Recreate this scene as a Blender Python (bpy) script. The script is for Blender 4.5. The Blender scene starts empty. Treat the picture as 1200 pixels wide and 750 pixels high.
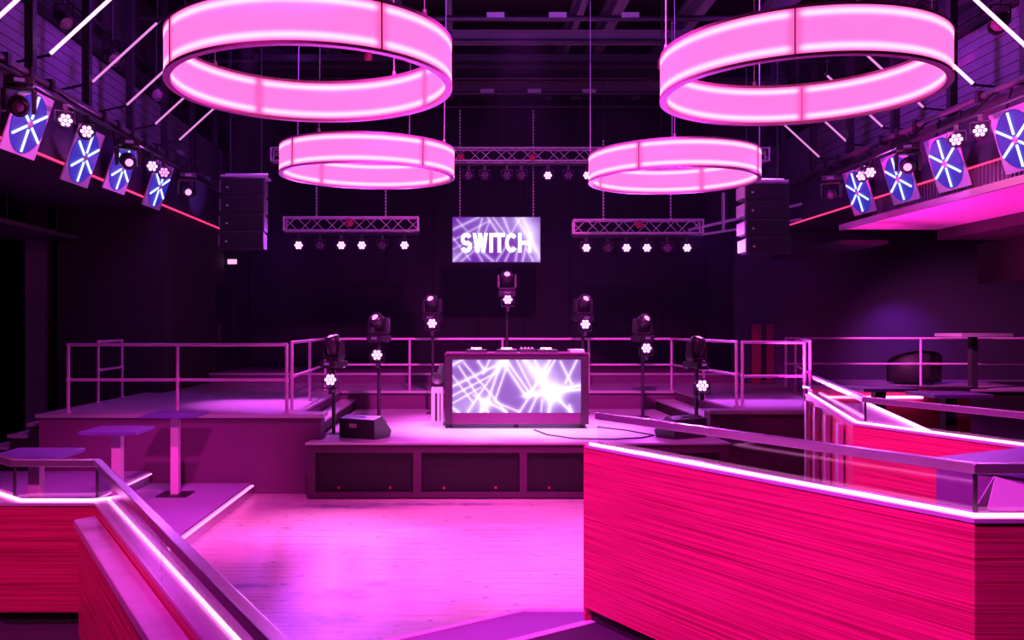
import bpy, bmesh, math, random
from mathutils import Vector, Matrix, Euler

# ------------------------------------------------------------------ camera, world, light, exposure
S = bpy.context.scene
COL = S.collection
random.seed(7)
R = math.radians
F = 1050.0            # focal length in pixels of the 1200x750 frame
EYE = 2.5             # eye height above the dance floor
cam_d = bpy.data.cameras.new('camera')
cam_d.sensor_width = 36.0
cam_d.lens = F / 1200 * 36.0
cam_d.shift_x = 60 / 1200
cam_d.shift_y = 10 / 1200
cam_d.clip_start = 0.02
cam = bpy.data.objects.new('camera', cam_d)
cam.location = (0, 0, EYE)
cam.rotation_euler = (R(90), 0, 0)
COL.objects.link(cam)
S.camera = cam
S.view_settings.view_transform = 'Standard'
S.view_settings.look = 'None'
S.view_settings.gamma = 1
S.view_settings.exposure = 0.0
S.view_settings.use_curve_mapping = False
S.cycles.max_bounces = 6
S.cycles.diffuse_bounces = 3
S.cycles.glossy_bounces = 3
S.cycles.transmission_bounces = 6
S.cycles.transparent_max_bounces = 10
S.cycles.sample_clamp_indirect = 4
S.cycles.caustics_reflective = False
S.cycles.caustics_refractive = False
S.cycles.use_denoising = True

W = bpy.data.worlds.new('world')
S.world = W
W.use_nodes = True
W.node_tree.nodes['Background'].inputs[0].default_value = (0.10, 0.0, 0.14, 1)
W.node_tree.nodes['Background'].inputs[1].default_value = 0.02

PINK = (1.0, 0.10, 0.72)
MAG = (1.0, 0.02, 0.55)
VIO = (0.50, 0.10, 1.0)
LAV = (0.80, 0.36, 1.0)


def aim(o, target):
    d = Vector(target) - Vector(o.location)
    o.rotation_euler = d.to_track_quat('-Z', 'Y').to_euler()


def spot(name, loc, target, power, col, angle, blend=0.6, radius=0.12):
    d = bpy.data.lights.new(name, 'SPOT')
    d.energy = power
    d.color = col
    d.spot_size = R(angle)
    d.spot_blend = blend
    d.shadow_soft_size = radius
    o = bpy.data.objects.new(name, d)
    o.location = loc
    COL.objects.link(o)
    aim(o, target)
    return o


def area(name, loc, target, power, col, sx, sy):
    d = bpy.data.lights.new(name, 'AREA')
    d.shape = 'RECTANGLE'
    d.size = sx
    d.size_y = sy
    d.energy = power
    d.color = col
    o = bpy.data.objects.new(name, d)
    o.location = loc
    COL.objects.link(o)
    aim(o, target)
    return o


# added dance floor washes at rig height, without fixtures
spot('floor_wash', (1.0, 9.5, 8.3), (0.4, 10.5, 0), 9000, (1.0, 0.085, 0.66), 46, 1.0, 0.3)
spot('floor_wash', (-1.2, 11.5, 8.3), (-1.75, 11.1, 0), 2600, (1.0, 0.25, 0.85), 22, 1.0, 0.3)  # added light pool standing in for the small ring's floor reflection
# added stage, deck and front washes high overhead, without fixtures
spot('stage_wash', (-0.6, 12.6, 8.3), (0.2, 14.9, 0.8), 6000, (0.85, 0.34, 1.0), 26, 0.9)
spot('stage_wash', (2.6, 12.6, 8.3), (1.7, 14.9, 0.8), 6000, (0.85, 0.34, 1.0), 26, 0.9)
spot('stage_wash', (1.0, 14.6, 8.3), (0.9, 15.6, 0.8), 6500, (1.0, 0.13, 0.9), 40, 0.8, 0.2)
spot('deck_wash', (-4.2, 17.5, 8.3), (-3.2, 15.4, 1.2), 5600, (0.9, 0.12, 0.95), 26, 1.0)
spot('deck_wash', (6.2, 17.5, 8.3), (5.2, 16.0, 1.2), 5000, (0.75, 0.12, 1.0), 28, 1.0)
spot('front_wash', (1.0, 6.0, 8.3), (0.9, 16.5, 2.0), 9000, (1.0, 0.05, 0.72), 52, 1.0, 0.2)
# violet back light from the trusses over tables and handrails
spot('back_light', (-3.6, 19.6, 4.6), (-3.2, 8.0, 1.0), 500, (0.42, 0.05, 1.0), 36, 0.8)
spot('back_light', (5.2, 19.6, 4.6), (2.6, 5.0, 1.8), 900, (0.5, 0.05, 1.0), 34, 0.8)
# added washes on booths and tables, without fixtures
spot('booth_wash', (-2.4, 1.6, 6.8), (1.15, 4.3, 1.25), 4000, (1.0, 0.03, 0.86), 44, 0.9, 0.4)
spot('booth_wash', (-3.6, 1.5, 6.2), (-2.1, 5.2, 1.2), 1500, (1.0, 0.05, 0.62), 50, 0.9, 0.3)
spot('table_wash', (-1.0, 7.5, 7.8), (-3.8, 11.2, 0.4), 3400, (1.0, 0.04, 0.70), 42, 1.0, 0.2)
spot('table_wash', (-1.8, 4.0, 5.4), (-4.3, 11.0, 0.7), 2600, (1.0, 0.06, 0.66), 34, 1.0, 0.2)
area('rig_wash', (-3.2, 15.0, 8.3), (-6.6, 16.0, 6.6), 150, (0.45, 0.04, 1.0), 0.6, 3.0)
area('rig_wash', (5.0, 15.0, 8.3), (8.5, 16.0, 6.6), 170, (0.50, 0.04, 1.0), 0.6, 3.0)
area('ceiling_wash', (1.0, 12.0, 7.6), (1.0, 14.0, 9.4), 240, (0.40, 0.08, 1.0), 3.0, 3.0)
spot('soffit_wash', (5.0, 14.5, 1.6), (8.3, 14.0, 4.4), 2000, (1.0, 0.015, 0.5), 100, 0.5, 0.1)
spot('alcove_wash', (11.1, 21.4, 3.3), (11.1, 22.6, 1.5), 130, (0.35, 0.03, 1.0), 110, 1.0)
spot('alcove_wash', (7.6, 17.4, 3.9), (10.6, 20.0, 2.2), 1700, (1.0, 0.10, 0.75), 62, 0.9)  # added spot to brighten the far table and railing
spot('fan_wash', (0.0, 8.0, 7.0), (-5.8, 12.0, 5.2), 2500, (1.0, 0.10, 0.75), 14, 0.8)  # added narrow spots, left and right, to brighten the nearest fan plates
spot('fan_wash', (2.5, 8.0, 7.0), (7.6, 13.0, 5.2), 2500, (1.0, 0.10, 0.75), 18, 0.8)
spot('bay_wash', (6.6, 6.0, 6.5), (4.5, 8.5, 1.0), 1500, (1.0, 0.04, 0.62), 50, 0.9)
spot('bay_wash', (0.0, 5.5, 7.5), (3.0, 6.0, 1.3), 3200, (1.0, 0.04, 0.66), 30, 0.9)


# ------------------------------------------------------------------ materials
def newmat(name):
    m = bpy.data.materials.new(name)
    m.use_nodes = True
    nt = m.node_tree
    return m, nt, nt.nodes['Principled BSDF']


class NT:
    """tiny node expression helper"""
    def __init__(s, nt):
        s.nt = nt

    def m(s, op, a, b=None, c=None):
        n = s.nt.nodes.new('ShaderNodeMath')
        n.operation = op
        for i, v in enumerate((a, b, c)):
            if v is None:
                continue
            if isinstance(v, (int, float)):
                n.inputs[i].default_value = v
            else:
                s.nt.links.new(v, n.inputs[i])
        return n.outputs[0]


def pm(name, col, rough=0.5, metal=0.0, noise=0.0, scale=8.0, bump=0.0, spec=0.5):
    m, nt, b = newmat(name)
    b.inputs['Base Color'].default_value = (*col, 1)
    b.inputs['Roughness'].default_value = rough
    b.inputs['Metallic'].default_value = metal
    b.inputs['Specular IOR Level'].default_value = spec
    if noise or bump:
        tc = nt.nodes.new('ShaderNodeTexCoord')
        n = nt.nodes.new('ShaderNodeTexNoise')
        n.inputs['Scale'].default_value = scale
        n.inputs['Detail'].default_value = 5
        nt.links.new(tc.outputs['Object'], n.inputs['Vector'])
        if noise:
            r = nt.nodes.new('ShaderNodeValToRGB')
            r.color_ramp.elements[0].color = (*[c * (1 - noise) for c in col], 1)
            r.color_ramp.elements[1].color = (*[min(1, c * (1 + noise)) for c in col], 1)
            nt.links.new(n.outputs['Fac'], r.inputs['Fac'])
            nt.links.new(r.outputs['Color'], b.inputs['Base Color'])
        if bump:
            bp = nt.nodes.new('ShaderNodeBump')
            bp.inputs['Strength'].default_value = bump
            bp.inputs['Distance'].default_value = 0.01
            nt.links.new(n.outputs['Fac'], bp.inputs['Height'])
            nt.links.new(bp.outputs['Normal'], b.inputs['Normal'])
    return m


def em(name, col, strength):
    m, nt, b = newmat(name)
    b.inputs['Base Color'].default_value = (0.02, 0.02, 0.02, 1)
    b.inputs['Emission Color'].default_value = (*col, 1)
    b.inputs['Emission Strength'].default_value = strength
    return m


def wood(name, dark, light, rough=0.4, zscale=70.0):
    m, nt, b = newmat(name)
    tc = nt.nodes.new('ShaderNodeTexCoord')
    mp = nt.nodes.new('ShaderNodeMapping')
    mp.inputs['Scale'].default_value = (0.9, 0.9, zscale)
    n = nt.nodes.new('ShaderNodeTexNoise')
    n.inputs['Scale'].default_value = 1.0
    n.inputs['Detail'].default_value = 6
    n.inputs['Roughness'].default_value = 0.7
    r = nt.nodes.new('ShaderNodeValToRGB')
    r.color_ramp.elements[0].position = 0.36
    r.color_ramp.elements[0].color = (*dark, 1)
    r.color_ramp.elements[1].position = 0.57
    r.color_ramp.elements[1].color = (*light, 1)
    bp = nt.nodes.new('ShaderNodeBump')
    bp.inputs['Strength'].default_value = 0.15
    bp.inputs['Distance'].default_value = 0.004
    L = nt.links.new
    L(tc.outputs['Object'], mp.inputs['Vector'])
    L(mp.outputs['Vector'], n.inputs['Vector'])
    L(n.outputs['Fac'], r.inputs['Fac'])
    L(r.outputs['Color'], b.inputs['Base Color'])
    L(n.outputs['Fac'], bp.inputs['Height'])
    L(bp.outputs['Normal'], b.inputs['Normal'])
    b.inputs['Roughness'].default_value = rough
    return m


def glass_mat():
    m, nt, b = newmat('clear glass')
    nt.nodes.remove(b)
    out = nt.nodes['Material Output']
    t = nt.nodes.new('ShaderNodeBsdfTransparent')
    t.inputs[0].default_value = (0.93, 0.90, 0.95, 1)
    g = nt.nodes.new('ShaderNodeBsdfGlossy')
    g.inputs['Roughness'].default_value = 0.03
    lw = nt.nodes.new('ShaderNodeLayerWeight')
    lw.inputs['Blend'].default_value = 0.5
    q = NT(nt)
    fac = q.m('MULTIPLY_ADD', q.m('POWER', lw.outputs['Facing'], 5.0), 0.55, 0.025)
    mx = nt.nodes.new('ShaderNodeMixShader')
    nt.links.new(fac, mx.inputs[0])
    nt.links.new(t.outputs[0], mx.inputs[1])
    nt.links.new(g.outputs[0], mx.inputs[2])
    nt.links.new(mx.outputs[0], out.inputs[0])
    return m


def floor_mat():
    m, nt, b = newmat('worn dance floor boards')
    L = nt.links.new
    tc = nt.nodes.new('ShaderNodeTexCoord')
    mp = nt.nodes.new('ShaderNodeMapping')
    mp.inputs['Scale'].default_value = (0.5, 14.0, 1)
    n = nt.nodes.new('ShaderNodeTexNoise')
    n.inputs['Scale'].default_value = 1.6
    n.inputs['Detail'].default_value = 7
    n.inputs['Roughness'].default_value = 0.65
    L(tc.outputs['Object'], mp.inputs['Vector'])
    L(mp.outputs['Vector'], n.inputs['Vector'])
    r = nt.nodes.new('ShaderNodeValToRGB')
    r.color_ramp.elements[0].position = 0.30
    r.color_ramp.elements[0].color = (0.34, 0.24, 0.31, 1)
    r.color_ramp.elements[1].position = 0.60
    r.color_ramp.elements[1].color = (0.70, 0.60, 0.56, 1)
    L(n.outputs['Fac'], r.inputs['Fac'])
    # scattered scuffs
    n2 = nt.nodes.new('ShaderNodeTexNoise')
    mp2 = nt.nodes.new('ShaderNodeMapping')
    mp2.inputs['Scale'].default_value = (3.0, 5.0, 1)
    L(tc.outputs['Object'], mp2.inputs['Vector'])
    L(mp2.outputs['Vector'], n2.inputs['Vector'])
    n2.inputs['Scale'].default_value = 2.2
    n2.inputs['Detail'].default_value = 4
    r2 = nt.nodes.new('ShaderNodeValToRGB')
    r2.color_ramp.elements[0].position = 0.62
    r2.color_ramp.elements[0].color = (1, 1, 1, 1)
    r2.color_ramp.elements[1].position = 0.70
    r2.color_ramp.elements[1].color = (0.30, 0.22, 0.40, 1)
    L(n2.outputs['Fac'], r2.inputs['Fac'])
    mx = nt.nodes.new('ShaderNodeMix')
    mx.data_type = 'RGBA'
    mx.blend_type = 'MULTIPLY'
    mx.inputs['Factor'].default_value = 1
    L(r.outputs['Color'], mx.inputs['A'])
    L(r2.outputs['Color'], mx.inputs['B'])
    # worn through patches of their own shape
    q = NT(nt)
    sx = nt.nodes.new('ShaderNodeSeparateXYZ')
    L(tc.outputs['Object'], sx.inputs[0])
    n3 = nt.nodes.new('ShaderNodeTexNoise')
    n3.inputs['Scale'].default_value = 7
    n3.inputs['Detail'].default_value = 5
    L(mp2.outputs['Vector'], n3.inputs['Vector'])
    n3.inputs['Scale'].default_value = 1.5
    tot = None
    for (px, py, ax, ay, k) in ((-1.15, 8.42, 0.36, 0.16, 0.9), (-1.12, 7.72, 0.22, 0.2, 0.7), (-0.85, 8.75, 0.16, 0.10, 0.8),
                                (-1.6, 12.6, 0.9, 0.16, 0.6), (-0.6, 12.75, 1.6, 0.12, 0.5), (-2.2, 8.7, 0.5, 0.12, 0.5)):
        dx = q.m('DIVIDE', q.m('SUBTRACT', sx.outputs[0], px), ax)
        dy = q.m('DIVIDE', q.m('SUBTRACT', sx.outputs[1], py), ay)
        d = q.m('ADD', q.m('MULTIPLY', dx, dx), q.m('MULTIPLY', dy, dy))
        g = q.m('MULTIPLY', q.m('POWER', 2.718, q.m('MULTIPLY', d, -1.0)), k)
        tot = g if tot is None else q.m('MAXIMUM', tot, g)
    st = q.m('SMOOTH_MIN', q.m('MULTIPLY', q.m('MULTIPLY', tot, q.m('POWER', n3.outputs['Fac'], 2.0)), 5.5), 0.85, 0.1)
    mx2 = nt.nodes.new('ShaderNodeMix')
    mx2.data_type = 'RGBA'
    L(st, mx2.inputs['Factor'])
    L(mx.outputs['Result'], mx2.inputs['A'])
    mx2.inputs['B'].default_value = (0.14, 0.06, 0.26, 1)
    L(mx2.outputs['Result'], b.inputs['Base Color'])
    rr = nt.nodes.new('ShaderNodeMapRange')
    rr.inputs['To Min'].default_value = 0.26
    rr.inputs['To Max'].default_value = 0.46
    L(n.outputs['Fac'], rr.inputs['Value'])
    L(rr.outputs[0], b.inputs['Roughness'])
    return m


def ring_mat():
    """back-lit fabric: brightest along the hidden strips near both rims, each segment fading at its seams"""
    m, nt, b = newmat('back-lit pink fabric')
    q = NT(nt)
    tc = nt.nodes.new('ShaderNodeTexCoord')
    sx = nt.nodes.new('ShaderNodeSeparateXYZ')
    nt.links.new(tc.outputs['Object'], sx.inputs[0])
    z = sx.outputs[2]                       # 0..0.49
    def gl(z0, w):
        d = q.m('DIVIDE', q.m('SUBTRACT', z, z0), w)
        return q.m('POWER', 2.718, q.m('MULTIPLY', q.m('MULTIPLY', d, d), -1.0))
    g = q.m('ADD', gl(0.405, 0.030), gl(0.085, 0.030))
    # angle along the ring -> position in its segment (8 segments)
    a = q.m('ARCTAN2', sx.outputs[1], sx.outputs[0])
    t = q.m('FRACT', q.m('ADD', q.m('DIVIDE', a, math.pi / 2), 8.0))
    e = q.m('MINIMUM', t, q.m('SUBTRACT', 1.0, t))
    k = nt.nodes.new('ShaderNodeMapRange')
    k.interpolation_type = 'SMOOTHSTEP'
    k.inputs['From Min'].default_value = 0.0
    k.inputs['From Max'].default_value = 0.045
    nt.links.new(e, k.inputs['Value'])
    g = q.m('MULTIPLY', g, k.outputs[0])
    rim = q.m('MINIMUM', q.m('DIVIDE', z, 0.06), q.m('DIVIDE', q.m('SUBTRACT', 0.49, z), 0.06))
    rim = q.m('MINIMUM', rim, 1.0)
    seam = q.m('ADD', q.m('MULTIPLY', k.outputs[0], 0.3), 0.7)
    base = q.m('MULTIPLY', q.m('ADD', q.m('MULTIPLY', rim, 0.55), 0.45), seam)
    c = nt.nodes.new('ShaderNodeCombineColor')
    nt.links.new(q.m('ADD', q.m('MULTIPLY', base, 2.1), g), c.inputs[0])
    nt.links.new(q.m('ADD', q.m('MULTIPLY', q.m('POWER', base, 1.6), 0.215), q.m('MULTIPLY', g, 0.62)), c.inputs[1])
    nt.links.new(q.m('ADD', q.m('MULTIPLY', base, 0.80), q.m('MULTIPLY', g, 0.55)), c.inputs[2])
    nt.links.new(c.outputs[0], b.inputs['Emission Color'])
    b.inputs['Emission Strength'].default_value = 1.0
    b.inputs['Base Color'].default_value = (0.05, 0.02, 0.04, 1)
    return m


def screen_mat(name, w, h, lines, glows, base=(0.24, 0.09, 0.52), gain=1.0):
    """beam graphic on a lit screen, local x in [0,w], z in [0,h]; lines in 0..1 picture units"""
    m, nt, b = newmat(name)
    q = NT(nt)
    tc = nt.nodes.new('ShaderNodeTexCoord')
    sx = nt.nodes.new('ShaderNodeSeparateXYZ')
    nt.links.new(tc.outputs['Object'], sx.inputs[0])
    x, z = sx.outputs[0], sx.outputs[2]
    tot = None
    for (x0, y0, x1, y1, wd, k) in lines:
        ax, az, bx, bz = x0 * w, (1 - y0) * h, x1 * w, (1 - y1) * h
        dx, dz = bx - ax, bz - az
        l = math.hypot(dx, dz)
        nx, nz = -dz / l, dx / l
        d = q.m('ADD', q.m('MULTIPLY', x, nx), q.m('MULTIPLY_ADD', z, nz, -(ax * nx + az * nz)))
        d = q.m('ABSOLUTE', d)
        # along the beam: stop at its ends
        u = q.m('ADD', q.m('MULTIPLY', x, dx / l), q.m('MULTIPLY_ADD', z, dz / l, -(ax * dx + az * dz) / l))
        over = q.m('MAXIMUM', q.m('MAXIMUM', q.m('MULTIPLY', u, -1.0), q.m('SUBTRACT', u, l)), 0.0)
        d = q.m('ADD', d, over)
        g = q.m('MULTIPLY', q.m('POWER', 2.718, q.m('DIVIDE', d, -wd * w)), k)
        tot = g if tot is None else q.m('ADD', tot, g)
    for (x0, y0, rad, k) in glows:
        dx = q.m('SUBTRACT', x, x0 * w)
        dz = q.m('SUBTRACT', z, (1 - y0) * h)
        d = q.m('ADD', q.m('MULTIPLY', dx, dx), q.m('MULTIPLY', dz, dz))
        tot = q.m('ADD', tot, q.m('MULTIPLY', q.m('POWER', 2.718, q.m('DIVIDE', d, -(rad * w) ** 2)), k))
    c = nt.nodes.new('ShaderNodeCombineColor')
    for i, bs in enumerate(base):
        nt.links.new(q.m('MINIMUM', q.m('ADD', q.m('MULTIPLY', tot, (1.05 * gain, 0.95 * gain, 1.25 * gain)[i]), bs), 1.25), c.inputs[i])
    nt.links.new(c.outputs[0], b.inputs['Emission Color'])
    b.inputs['Emission Strength'].default_value = 1.0
    b.inputs['Base Color'].default_value = (0.01, 0.01, 0.01, 1)
    return m


def mesh_grille_mat():
    m, nt, b = newmat('black wire mesh')
    q = NT(nt)
    tc = nt.nodes.new('ShaderNodeTexCoord')
    sx = nt.nodes.new('ShaderNodeSeparateXYZ')
    nt.links.new(tc.outputs['Object'], sx.inputs[0])
    def wire(v):
        f = q.m('FRACT', q.m('MULTIPLY', v, 26.0))
        return q.m('LESS_THAN', f, 0.28)
    g = q.m('MAXIMUM', wire(q.m('ADD', sx.outputs[0], 50.0)), wire(q.m('ADD', sx.outputs[2], 50.0)))
    mx = nt.nodes.new('ShaderNodeMix')
    mx.data_type = 'RGBA'
    mx.inputs['A'].default_value = (0.003, 0.003, 0.004, 1)
    mx.inputs['B'].default_value = (0.012, 0.008, 0.014, 1)
    nt.links.new(g, mx.inputs['Factor'])
    nt.links.new(mx.outputs['Result'], b.inputs['Base Color'])
    b.inputs['Roughness'].default_value = 0.5
    return m


M = {
    'floor': floor_mat(),
    'carpet': pm('grey violet carpet', (0.32, 0.24, 0.44), 0.9, noise=0.3, scale=120, bump=0.3),
    'carpetdark': pm('dark carpet', (0.05, 0.035, 0.06), 0.95, noise=0.3, scale=120, bump=0.3),
    'kick': pm('plum kick panel', (0.11, 0.012, 0.08), 0.3),
    'stageframe': pm('dark plum stage frame', (0.075, 0.016, 0.06), 0.5),
    'lcd': em('small lamp display', (0.5, 0.08, 0.7), 0.35),
    'deck': pm('painted stage boards', (0.46, 0.34, 0.50), 0.36, noise=0.22, scale=3.5),
    'stage': pm('pale stage floor', (0.58, 0.54, 0.60), 0.34, noise=0.2, scale=4),
    'fascia': pm('plum carpeted fascia', (0.17, 0.045, 0.145), 0.75, noise=0.25, scale=90),
    'trimlight': pm('pale metal nosing', (0.70, 0.66, 0.70), 0.35, 0.6),
    'steel': pm('galvanised tube', (0.76, 0.44, 0.70), 0.33, 0.2, noise=0.1, scale=30),
    'railpipe': pm('dark steel rail pipe', (0.16, 0.13, 0.17), 0.35, 0.5),
    'alu': pm('aluminium truss', (0.72, 0.62, 0.72), 0.38, 0.35),
    'brushed': pm('brushed steel rail', (0.62, 0.54, 0.66), 0.25, 0.8, noise=0.08, scale=14),
    'black': pm('matt black paint', (0.02, 0.018, 0.022), 0.6),
    'blackgloss': pm('black satin plastic', (0.028, 0.024, 0.03), 0.32),
    'darkwall': pm('dark wall paint', (0.035, 0.028, 0.036), 0.75, noise=0.25, scale=6),
    'drape': pm('black stage drape', (0.012, 0.010, 0.014), 0.9),
    'darkmetal': pm('black steel', (0.045, 0.04, 0.05), 0.45, 0.4),
    'siding': pm('grey wall siding', (0.22, 0.19, 0.26), 0.6, noise=0.2, scale=9),
    'fasciablue': pm('dark balcony front', (0.05, 0.045, 0.07), 0.55),
    'corr': pm('corrugated cladding', (0.22, 0.14, 0.20), 0.4, 0.3),
    'white': pm('white plaster', (0.75, 0.72, 0.75), 0.6),
    'plate': pm('white acrylic plate', (0.72, 0.68, 0.74), 0.3),
    'disc': em('blue disc with painted glow', (0.035, 0.03, 0.62), 0.75),  # dim emission stands in for the bars' light falling on the disc
    'woodred': wood('red veneer', (0.27, 0.008, 0.040), (0.74, 0.036, 0.165), zscale=140.0),
    'cap': pm('polished stone ledge', (0.52, 0.46, 0.54), 0.25, noise=0.15, scale=6),
    'tabletop': pm('dark laminate top', (0.11, 0.05, 0.26), 0.4, noise=0.2, scale=60),
    'tableleg': pm('pale metal column', (0.78, 0.54, 0.70), 0.35, 0.1),
    'glass': glass_mat(),
    'ring': ring_mat(),
    'ringrim': pm('ring frame', (0.75, 0.36, 0.60), 0.4, 0.3),
    'seam': pm('dark seam strip', (0.16, 0.05, 0.12), 0.5),
    'tube': em('violet light tube', (0.95, 0.42, 1.0), 2.6),
    'tubepink': em('pink light tube', (1.0, 0.30, 0.9), 0.9),
    'ledpink': em('pink light strip', (1.0, 0.20, 0.72), 8.0),
    'ledtier': em('pink step light strip', (1.0, 0.15, 0.60), 3.6),
    'ledred': em('red light strip', (1.0, 0.03, 0.16), 2.2),
    'lens': em('lit lens', (0.95, 0.30, 1.0), 4.5),
    'lenspink': em('pink lit lens', (1.0, 0.22, 0.80), 2.5),
    'lensdim': pm('unlit lens', (0.30, 0.14, 0.30), 0.1),
    'spoke': em('blue white light bar', (0.42, 0.50, 1.0), 2.4),
    'letters': em('white lit letters', (1.0, 1.0, 1.0), 1.5),
    'exit': em('lit sign face', (1.0, 0.35, 0.6), 1.6),
    'redcap': pm('red end cap', (0.55, 0.02, 0.10), 0.4),
    'deskframe': pm('dark purple desk frame', (0.032, 0.008, 0.026), 0.35),
    'curtain': pm('red curtain', (0.35, 0.03, 0.10), 0.8),
    'mesh': mesh_grille_mat(),
    'bench': wood('pale wooden shelf', (0.34, 0.20, 0.30), (0.60, 0.44, 0.54), 0.35, 40),
    'paper': pm('white card', (0.82, 0.78, 0.82), 0.6),
    'chrome': pm('chrome', (0.8, 0.8, 0.82), 0.12, 1.0),
}


# ------------------------------------------------------------------ mesh helpers
class MB:
    def __init__(s):
        s.v, s.f, s.sm = [], [], []

    def add(s, vs, fs, smooth=False):
        o = len(s.v)
        s.v += [Vector(p) for p in vs]
        s.f += [tuple(i + o for i in f) for f in fs]
        s.sm += [smooth] * len(fs)
        return s

    def hexa(s, p):       # 8 points: bottom 4 ccw, top 4 ccw
        return s.add(p, [(3, 2, 1, 0), (4, 5, 6, 7), (0, 1, 5, 4), (1, 2, 6, 5), (2, 3, 7, 6), (3, 0, 4, 7)])

    def box(s, x0, x1, y0, y1, z0, z1):
        return s.hexa([(x0, y0, z0), (x1, y0, z0), (x1, y1, z0), (x0, y1, z0), (x0, y0, z1), (x1, y0, z1), (x1, y1, z1), (x0, y1, z1)])

    def prism(s, poly, z0, z1):
        n = len(poly)
        a = sum(poly[i][0] * poly[(i + 1) % n][1] - poly[(i + 1) % n][0] * poly[i][1] for i in range(n))
        if a < 0:
            poly = poly[::-1]
        vs = [(x, y, z0) for x, y in poly] + [(x, y, z1) for x, y in poly]
        fs = [tuple(range(n))[::-1], tuple(range(n, 2 * n))] + [(i, (i + 1) % n, n + (i + 1) % n, n + i) for i in range(n)]
        return s.add(vs, fs)

    def bar(s, p0, p1, w, h, up=(0, 0, 1)):
        p0, p1 = Vector(p0), Vector(p1)
        d = (p1 - p0).normalized()
        sd = d.cross(Vector(up))
        if sd.length < 1e-4:
            sd = d.cross(Vector((1, 0, 0)))
        sd.normalize()
        u = sd.cross(d)
        q = []
        for p in (p0, p1):
            q += [p - sd * w / 2 - u * h / 2, p + sd * w / 2 - u * h / 2, p + sd * w / 2 + u * h / 2, p - sd * w / 2 + u * h / 2]
        return s.hexa(q)

    def tube(s, p0, p1, r, n=10, r1=None, cap=True):
        p0, p1 = Vector(p0), Vector(p1)
        r1 = r if r1 is None else r1
        d = (p1 - p0).normalized()
        a = d.cross(Vector((0, 0, 1)))
        if a.length < 1e-4:
            a = Vector((1, 0, 0))
        a.normalize()
        b = d.cross(a)
        vs = []
        for p, rr in ((p0, r), (p1, r1)):
            vs += [p + (a * math.cos(2 * math.pi * i / n) + b * math.sin(2 * math.pi * i / n)) * rr for i in range(n)]
        s.add(vs, [(i, (i + 1) % n, n + (i + 1) % n, n + i) for i in range(n)], True)
        if cap:
            s.add(vs, [tuple(range(n))[::-1], tuple(range(n, 2 * n))])
        return s

    def path(s, pts, r, n=10):
        for a, b in zip(pts, pts[1:]):
            s.tube(a, b, r, n)
        for p in pts[1:-1]:
            s.ball(p, r * 1.02, 8, 6)
        return s

    def ball(s, c, r, n=12, m=8, sc=(1, 1, 1)):
        c = Vector(c)
        vs = []
        for j in range(m + 1):
            t = math.pi * j / m
            for i in range(n):
                a = 2 * math.pi * i / n
                vs.append(c + Vector((math.sin(t) * math.cos(a) * r * sc[0], math.sin(t) * math.sin(a) * r * sc[1], math.cos(t) * r * sc[2])))
        fs = []
        for j in range(m):
            for i in range(n):
                k = (i + 1) % n
                fs.append((j * n + i, j * n + k, (j + 1) * n + k, (j + 1) * n + i)[::-1])
        return s.add(vs, fs, True)

    def lathe(s, prof, n=20, c=(0, 0, 0), axis=None, smooth=True):
        """prof: (r, h) pairs, along +Z or along axis"""
        c = Vector(c)
        q = Vector((0, 0, 1)).rotation_difference(Vector(axis)).to_matrix() if axis else Matrix.Identity(3)
        vs = [c + q @ Vector((r * math.cos(2 * math.pi * i / n), r * math.sin(2 * math.pi * i / n), h)) for r, h in prof for i in range(n)]
        fs = []
        for j in range(len(prof) - 1):
            for i in range(n):
                k = (i + 1) % n
                fs.append((j * n + i, j * n + k, (j + 1) * n + k, (j + 1) * n + i))
        return s.add(vs, fs, smooth)

    def xf(s, mat):
        s.v = [mat @ p for p in s.v]
        return s

    def build(s, name, mat, parent=None, bevel=0.0, kind=None, local=False):
        me = bpy.data.meshes.new(name)
        if parent is None and not local:
            xs = [p.x for p in s.v]
            ys = [p.y for p in s.v]
            o = Vector(((min(xs) + max(xs)) / 2, (min(ys) + max(ys)) / 2, min(p.z for p in s.v)))
        elif local:
            o = Vector((0, 0, 0))
        else:
            o = ORG.get(parent.name, Vector((0, 0, 0)))
        me.from_pydata([p - o for p in s.v], [], s.f)
        me.polygons.foreach_set('use_smooth', s.sm)
        me.materials.append(mat)
        me.update()
        ob = bpy.data.objects.new(name, me)
        COL.objects.link(ob)
        if parent is None:
            ob.location = o
            ORG[ob.name] = o
        else:
            ob.parent = parent
            ORG[ob.name] = o
        if bevel:
            bv = ob.modifiers.new('bevel', 'BEVEL')
            bv.width = bevel
            bv.segments = 2
            bv.limit_method = 'ANGLE'
        if kind:
            ob['kind'] = kind
        return ob


ORG = {}


def tag(o, label, cat, group=None):
    o['label'] = label
    o['category'] = cat
    if group:
        o['group'] = group
    return o


def thing(name, label, cat, loc=(0, 0, 0), rot=(0, 0, 0), group=None, local=False):
    o = bpy.data.objects.new(name, None)
    o.empty_display_size = 0.1
    o.location = loc
    o.rotation_euler = rot
    COL.objects.link(o)
    ORG[o.name] = Vector((0, 0, 0)) if local else Vector(loc)
    return tag(o, label, cat, group)


def struct(o):
    o['kind'] = 'structure'
    return o


KIDS = {}


def copy_tree(o, parent=None):
    c = o.copy()
    COL.objects.link(c)
    c.parent = parent
    for ch in [k for k in S.objects if k.parent == o]:
        copy_tree(ch, c)
    return c


def P(px, py, Y):
    """the point that stands Y metres in front of the lens in the direction of a pixel: used to read positions off the photograph"""
    return Vector(((px - 540) / F * Y, Y, EYE - (py - 385) / F * Y))


# ------------------------------------------------------------------ room shell
mb = MB().box(-14, 16, -3, 26, -0.2, 0.0)
floor = struct(mb.build('floor', M['floor']))
# keep the floor texture in world coordinates
floor.data.transform(Matrix.Translation(floor.location))
floor.location = (0, 0, 0)

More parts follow.
